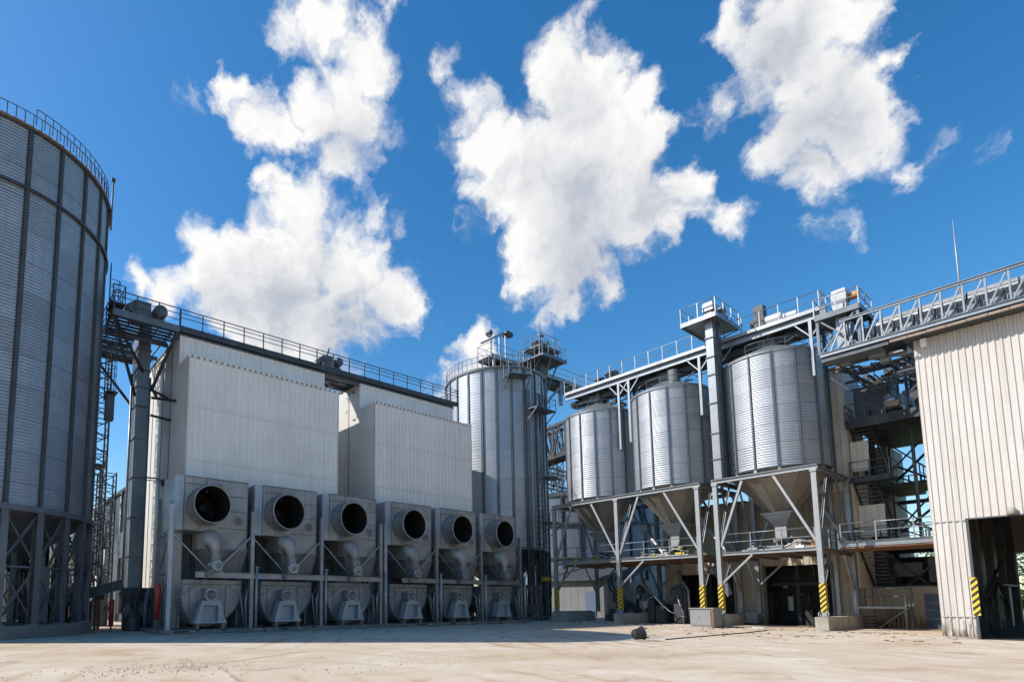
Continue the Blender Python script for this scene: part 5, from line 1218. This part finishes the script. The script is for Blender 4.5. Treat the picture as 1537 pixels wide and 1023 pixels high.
wd = weathered('grey_wood', (.30,.22,.14), (.16,.12,.08), .85)
for k in range(6): MB().bar((46.35,9.35+k*.2,.05),(46.8,9.35+k*.2,1.15),.12,.025,(-1,0,.4)).build('board', wd, t)
for z in (.2,.6,1.0): MB().bb(46.40+z*.4,46.48+z*.4,9.3,10.4,z,z+.09).build('bearer', wd, t)

# ================================================================= TREES
def tree(label, x, y, h, r, seed, mat, n=1500, name='tree'):
    rn = random.Random(seed)
    t = thing(name, label, 'tree', (x,y,0), 'trees behind the plant')
    tr = MB(); top = Vector((x+rn.uniform(-.3,.3), y, h*.55))
    tr.pipe([(x,y,0),(x+.1,y,h*.25),top],[.035*h,.026*h,.016*h],8)
    cl = []
    for k in range(9):
        a = rn.random()*2*pi; e = Vector((x+cos(a)*r*rn.uniform(.35,.8), y+sin(a)*r*rn.uniform(.35,.8), h*rn.uniform(.5,.92)))
        s = Vector((x,y,0)).lerp(top, rn.uniform(.5,1)); tr.pipe([s, (s+e)/2+Vector((0,0,.2)), e],[.011*h,.008*h,.003*h],5); cl.append((e, r*rn.uniform(.3,.55)))
    cl.append((Vector((x,y,h*.85)), r*.5)); cl.append((Vector((x,y,h*.6)), r*.6))
    tr.build('trunk', M['bark'], t)
    cr = MB()
    for k in range(n):
        c, R = rn.choice(cl); d = Vector((rn.gauss(0,1),rn.gauss(0,1),rn.gauss(0,1))).normalized()*R*rn.uniform(.45,1.05)
        p = c+Vector((d.x,d.y,d.z*.75)); s = rn.uniform(.10,.22)*h/9
        u = Vector((rn.gauss(0,1),rn.gauss(0,1),rn.gauss(0,.6))).normalized(); v = u.cross(Vector((rn.gauss(0,1),rn.gauss(0,1),rn.gauss(0,1)))).normalized()
        cr.add([p-u*s, p+v*s*.6, p+u*s, p-v*s*.6], [(0,1,2,3)])
    cr.build('crown', mat, t)
tl = [('bushy tree glimpsed between the legs of the huge silo, nearest the left edge',-6,62,8,3.6),('tree glimpsed behind the legs of the huge silo, right of centre',1,66,9,4),('dark tree low behind the slender lattice tower',5,80,8,4),
      ('tree in the gap left of the foot of the bucket elevator',14,95,8,4),('tree beyond the far doorway of the warehouse, left of the other',92,8.3,8,4.5),('round tree beyond the far doorway of the warehouse',96,5,7,4),('low tree far behind the tall silo legs',66,68,7,4),('leafy tree seen in the gap below the stair tower',80,15,7,3.5)]
for i, (lab, x, y, h, r) in enumerate(tl): tree(lab, x, y, h, r, 50+i, M['leaf'] if i % 2 else M['leaf2'], 1500)
sh = MB(); rn = random.Random(77)
for k in range(2600):
    x = rn.uniform(-13,6); y = 46+rn.gauss(0,1.2); z = abs(rn.gauss(0,1.5)); s = rn.uniform(.08,.2)
    u = Vector((rn.gauss(0,1),rn.gauss(0,1),rn.gauss(0,1))).normalized(); v = u.cross(Vector((.3,.5,.8))).normalized(); p = Vector((x,y,z))
    sh.add([p-u*s,p+v*s*.6,p+u*s,p-v*s*.6],[(0,1,2,3)])
sh.build('undergrowth', M['leaf'], kind='stuff')
fw = MB(); rn = random.Random(78)
for k in range(7000):
    a = rn.uniform(-.15,1.5); d = rn.uniform(150,185); x, y = d*cos(a), d*sin(a); z = abs(rn.gauss(0,2.6))*(1+.5*sin(a*31)); s = rn.uniform(.5,1.2)
    u = Vector((rn.gauss(0,1),rn.gauss(0,1),rn.gauss(0,1))).normalized(); v = u.cross(Vector((.3,.5,.8))).normalized(); p = Vector((x,y,z))
    fw.add([p-u*s,p+v*s*.6,p+u*s,p-v*s*.6],[(0,1,2,3)])
fw.build('far_wood', M['leaf2'], kind='stuff')
# ================================================================= SKY, SUN, CAMERA
BLOBS = [(0.2556, 0.6887, 0.6785, 0.0356, 1), (0.3107, 0.6808, 0.6633, 0.0509, 1), (0.354, 0.646, 0.6763, 0.0507, 1), (0.3135, 0.6105, 0.7273, 0.0339, 0.6), (0.3483, 0.5764, 0.7392, 0.042, 0.8), (0.399, 0.5736, 0.7154, 0.0497, 1), (0.3925, 0.6207, 0.6787, 0.0638, 1.1), (0.412, 0.6505, 0.638, 0.0537, 1), (0.3395, 0.7164, 0.6095, 0.0325, 0.85), (0.384, 0.7168, 0.5821, 0.0625, 1), (0.2574, 0.7987, 0.5438, 0.0444, 1), (0.3051, 0.8007, 0.5156, 0.078, 1.2), (0.3785, 0.7686, 0.5157, 0.0954, 1.25), (0.4605, 0.7246, 0.5127, 0.0917, 1.2), (0.5349, 0.6924, 0.4842, 0.0579, 0.9), (0.4252, 0.7879, 0.4454, 0.1059, 1.2), (0.3415, 0.8193, 0.4606, 0.087, 1.2), (0.5043, 0.7514, 0.4256, 0.0752, 0.8), (0.182, 0.8599, 0.4769, 0.0238, 0.62), (0.225, 0.8582, 0.4615, 0.0343, 0.5), (0.4784, 0.6635, 0.5753, 0.0306, 0.5), (0.5282, 0.6383, 0.56, 0.0309, 0.4), (0.2114, 0.7163, 0.665, 0.0191, 0.22), (0.6343, 0.6444, 0.4271, 0.0484, 0.85), (0.6389, 0.6821, 0.3557, 0.0601, 0.85), (0.482, 0.5241, 0.7022, 0.0274, 0.7), (0.5171, 0.5251, 0.6759, 0.0419, 0.95), (0.5535, 0.5231, 0.6481, 0.0475, 1), (0.5793, 0.5094, 0.6364, 0.0433, 1), (0.6055, 0.3693, 0.705, 0.0294, 0.85), (0.6676, 0.3542, 0.6549, 0.0474, 0.95), (0.7195, 0.3587, 0.5946, 0.0498, 0.95), (0.603, 0.5388, 0.5883, 0.0403, 0.85), (0.7678, 0.3645, 0.5269, 0.0386, 0.8), (0.5943, 0.4116, 0.691, 0.048, 1.05), (0.6309, 0.3825, 0.675, 0.0616, 1.15), (0.6352, 0.4275, 0.6433, 0.0781, 1.25), (0.6734, 0.3873, 0.6297, 0.0603, 1.0), (0.6162, 0.4869, 0.6191, 0.0698, 1.15), (0.6832, 0.4422, 0.5812, 0.1002, 1.3), (0.6643, 0.5039, 0.5521, 0.0832, 1.2), (0.7309, 0.3856, 0.5631, 0.0798, 1.2), (0.7131, 0.3407, 0.6127, 0.0359, 0.85), (0.7667, 0.3266, 0.5528, 0.0528, 1), (0.6643, 0.5429, 0.5138, 0.0502, 0.95), (0.7069, 0.4839, 0.5159, 0.0697, 1.05), (0.7189, 0.5123, 0.4698, 0.0387, 0.75), (0.7463, 0.467, 0.4743, 0.0337, 0.6), (0.8131, 0.295, 0.5018, 0.0286, 0.65), (0.5882, 0.587, 0.5562, 0.0287, 0.16), (0.733, 0.2828, 0.6186, 0.0308, 0.48), (0.6974, 0.2309, 0.6784, 0.0342, 1.1), (0.7326, 0.1911, 0.6532, 0.0577, 1.2), (0.7533, 0.1518, 0.6399, 0.0338, 0.95), (0.7539, 0.2135, 0.6213, 0.0541, 1.2), (0.7892, 0.1937, 0.5828, 0.0643, 1.15), (0.7935, 0.2306, 0.5633, 0.0537, 1.1), (0.8137, 0.1852, 0.5509, 0.0477, 0.95), (0.7948, 0.1362, 0.5914, 0.0224, 0.7), (0.8196, 0.2201, 0.5289, 0.0446, 0.95), (0.8499, 0.215, 0.4811, 0.0321, 0.4), (0.8442, 0.148, 0.5152, 0.0224, 0.38), (0.867, 0.0807, 0.4917, 0.0181, 0.2), (0.8419, 0.1138, 0.5276, 0.0163, 0.24), (0.3975, 0.5228, 0.7541, 0.0178, 0.4)]
CORES = [(0.3898, 0.7894, 0.4742, 0.114, 1), (0.4838, 0.7598, 0.4344, 0.1073, 1), (0.3204, 0.834, 0.4492, 0.0609, 0.8), (0.4036, 0.6377, 0.6561, 0.0525, 0.7), (0.7002, 0.4551, 0.55, 0.0986, 1.0), (0.726, 0.475, 0.4974, 0.0839, 1.1), (0.6287, 0.4917, 0.6024, 0.0531, 0.6), (0.746, 0.3803, 0.5467, 0.0591, 0.7), (0.6352, 0.4275, 0.6433, 0.0492, 0.55), (0.737, 0.2098, 0.6425, 0.053, 0.9), (0.7978, 0.1904, 0.5721, 0.061, 1.0), (0.8106, 0.2163, 0.5443, 0.0427, 0.9), (0.6484, 0.6681, 0.365, 0.0488, 0.8)]
def make_world():
    w = bpy.data.worlds.new('World'); SC.world = w; w.use_nodes = True; t = w.node_tree
    for n in list(t.nodes): t.nodes.remove(n)
    out = N(t, 'ShaderNodeOutputWorld')
    sky = N(t, 'ShaderNodeTexSky', sky_type='NISHITA', sun_disc=False, sun_elevation=SUN_EL, sun_rotation=atan2(SUN.x, SUN.y), altitude=200, air_density=1.1, dust_density=.7, ozone_density=2.6)
    hs = N(t, 'ShaderNodeHueSaturation', i_Saturation=1.36, i_Hue=.4975, i_Value=1.0); t.links.new(sky.outputs[0], hs.inputs['Color'])
    bg = N(t, 'ShaderNodeBackground', i_Strength=SKY_STRENGTH); t.links.new(hs.outputs[0], bg.inputs[0])
    d = N(t, 'ShaderNodeTexCoord').outputs['Generated']
    # billowing warp of the direction so that cloud outlines curl
    def nz(scale, detail, rough, vec, dist=0):
        n = N(t, 'ShaderNodeTexNoise', i_Scale=scale, i_Detail=detail, i_Roughness=rough, i_Distortion=dist); t.links.new(vec, n.inputs['Vector']); return n
    w1 = nz(7, 3, .55, d); w2 = nz(24, 5, .62, d)
    def vm(op, a, b=None, sc=None):
        n = N(t, 'ShaderNodeVectorMath', operation=op)
        t.links.new(a, n.inputs[0])
        if b is not None:
            if isinstance(b, tuple): n.inputs[1].default_value = b
            else: t.links.new(b, n.inputs[1])
        if sc is not None: n.inputs['Scale'].default_value = sc
        return n.outputs['Value'] if op in ('LENGTH','DISTANCE','DOT_PRODUCT') else n.outputs[0]
    a = vm('SCALE', vm('SUBTRACT', w1.outputs['Color'], (.5,.5,.5)), sc=.12)
    b = vm('SCALE', vm('SUBTRACT', w2.outputs['Color'], (.5,.5,.5)), sc=.06)
    ds = vm('ADD', d, a); dw = vm('ADD', ds, b)
    def mth(op, a, b=None, c=None, clamp=False):
        n = N(t, 'ShaderNodeMath', operation=op); n.use_clamp = clamp
        for i, v in enumerate((a, b, c)):
            if v is None: continue
            if isinstance(v, (int, float)): n.inputs[i].default_value = v
            else: t.links.new(v, n.inputs[i])
        return n.outputs[0]
    F = None
    for (x, y, z, r, wt) in BLOBS:
        v = mth('MULTIPLY_ADD', vm('DISTANCE', dw, (x,y,z)), -wt/r, wt)
        F = v if F is None else mth('SMOOTH_MAX', F, v, .12)
    n1 = nz(9, 9, .57, dw).outputs[0]
    e = mth('MULTIPLY_ADD', n1, 2.3, -1.12)
    dens = mth('ADD', F, e)
    al = N(t, 'ShaderNodeMapRange', interpolation_type='SMOOTHSTEP', i_1=.03, i_2=.66); t.links.new(dens, al.inputs[0])
    # cloud light: puffs facing the sun stay white, thick undersides turn grey
    s2 = SUN.normalized()
    n1b = nz(9, 4, .6, vm('ADD', dw, tuple(s2*.022))).outputs[0]
    rel = mth('SUBTRACT', n1, n1b)
    G = None
    for (x, y, z, r, wt) in CORES:                          # the deep, shaded cores of the clouds
        v = mth('MULTIPLY_ADD', vm('DISTANCE', ds, (x,y,z)), -wt/r, wt)
        G = v if G is None else mth('SMOOTH_MAX', G, v, .3)
    thick = N(t, 'ShaderNodeMapRange', interpolation_type='SMOOTHSTEP', i_1=-.35, i_2=1.05)
    t.links.new(mth('ADD', mth('MULTIPLY_ADD', e, .10, G), mth('MULTIPLY_ADD', w1.outputs[0], .8, -.4)), thick.inputs[0])
    lum = mth('MULTIPLY_ADD', thick.outputs[0], -.46, 1.0)
    lum = mth('ADD', lum, mth('MULTIPLY', rel, .95))
    lum = mth('MINIMUM', mth('MAXIMUM', lum, .5), 1.04)
    col = N(t, 'ShaderNodeMix', data_type='RGBA'); col.inputs[6].default_value = (.52,.56,.64,1); col.inputs[7].default_value = (1,.99,.975,1)
    t.links.new(mth('MULTIPLY_ADD', lum, 2.0, -1.0, True), col.inputs[0])
    cb = N(t, 'ShaderNodeBackground', i_Strength=CLOUD_STRENGTH); t.links.new(col.outputs[2], cb.inputs[0])
    mx = N(t, 'ShaderNodeMixShader')
    t.links.new(al.outputs[0], mx.inputs[0]); t.links.new(bg.outputs[0], mx.inputs[1]); t.links.new(cb.outputs[0], mx.inputs[2])
    t.links.new(mx.outputs[0], out.inputs[0])
    w.cycles.sampling_method = 'MANUAL'; w.cycles.sample_map_resolution = 512
SKY_STRENGTH = .15; CLOUD_STRENGTH = .84
make_world()
ld = bpy.data.lights.new('sun', 'SUN'); ld.energy = 5.0; ld.angle = radians(.5); ld.color = (1, .955, .89)
lo = bpy.data.objects.new('sun', ld); COL.objects.link(lo); lo.rotation_euler = (-SUN).to_track_quat('-Z', 'Y').to_euler(); lo.location = (0,0,60)
cd = bpy.data.cameras.new('camera'); cam = bpy.data.objects.new('camera', cd); COL.objects.link(cam); SC.camera = cam
cd.sensor_width = 36; cd.lens = 864.34/1537*36; cd.shift_x = (768.5-576.84)/1537; cd.shift_y = (809.12-511.5)/1537
cd.clip_start = .1; cd.clip_end = 3000
yaw, pitch = radians(53.581), radians(6.1216)
cam.location = (0, 0, 1.6); cam.rotation_euler = (pi/2+pitch, 0, -(pi/2-yaw))
SC.view_settings.view_transform = 'Standard'; SC.view_settings.look = 'None'; SC.view_settings.gamma = 1; SC.view_settings.exposure = .25
SC.render.engine = 'CYCLES'; SC.cycles.max_bounces = 6; SC.cycles.use_adaptive_sampling = True; SC.cycles.adaptive_threshold = .03; SC.cycles.time_limit = 900; SC.cycles.caustics_reflective = False; SC.cycles.caustics_refractive = False
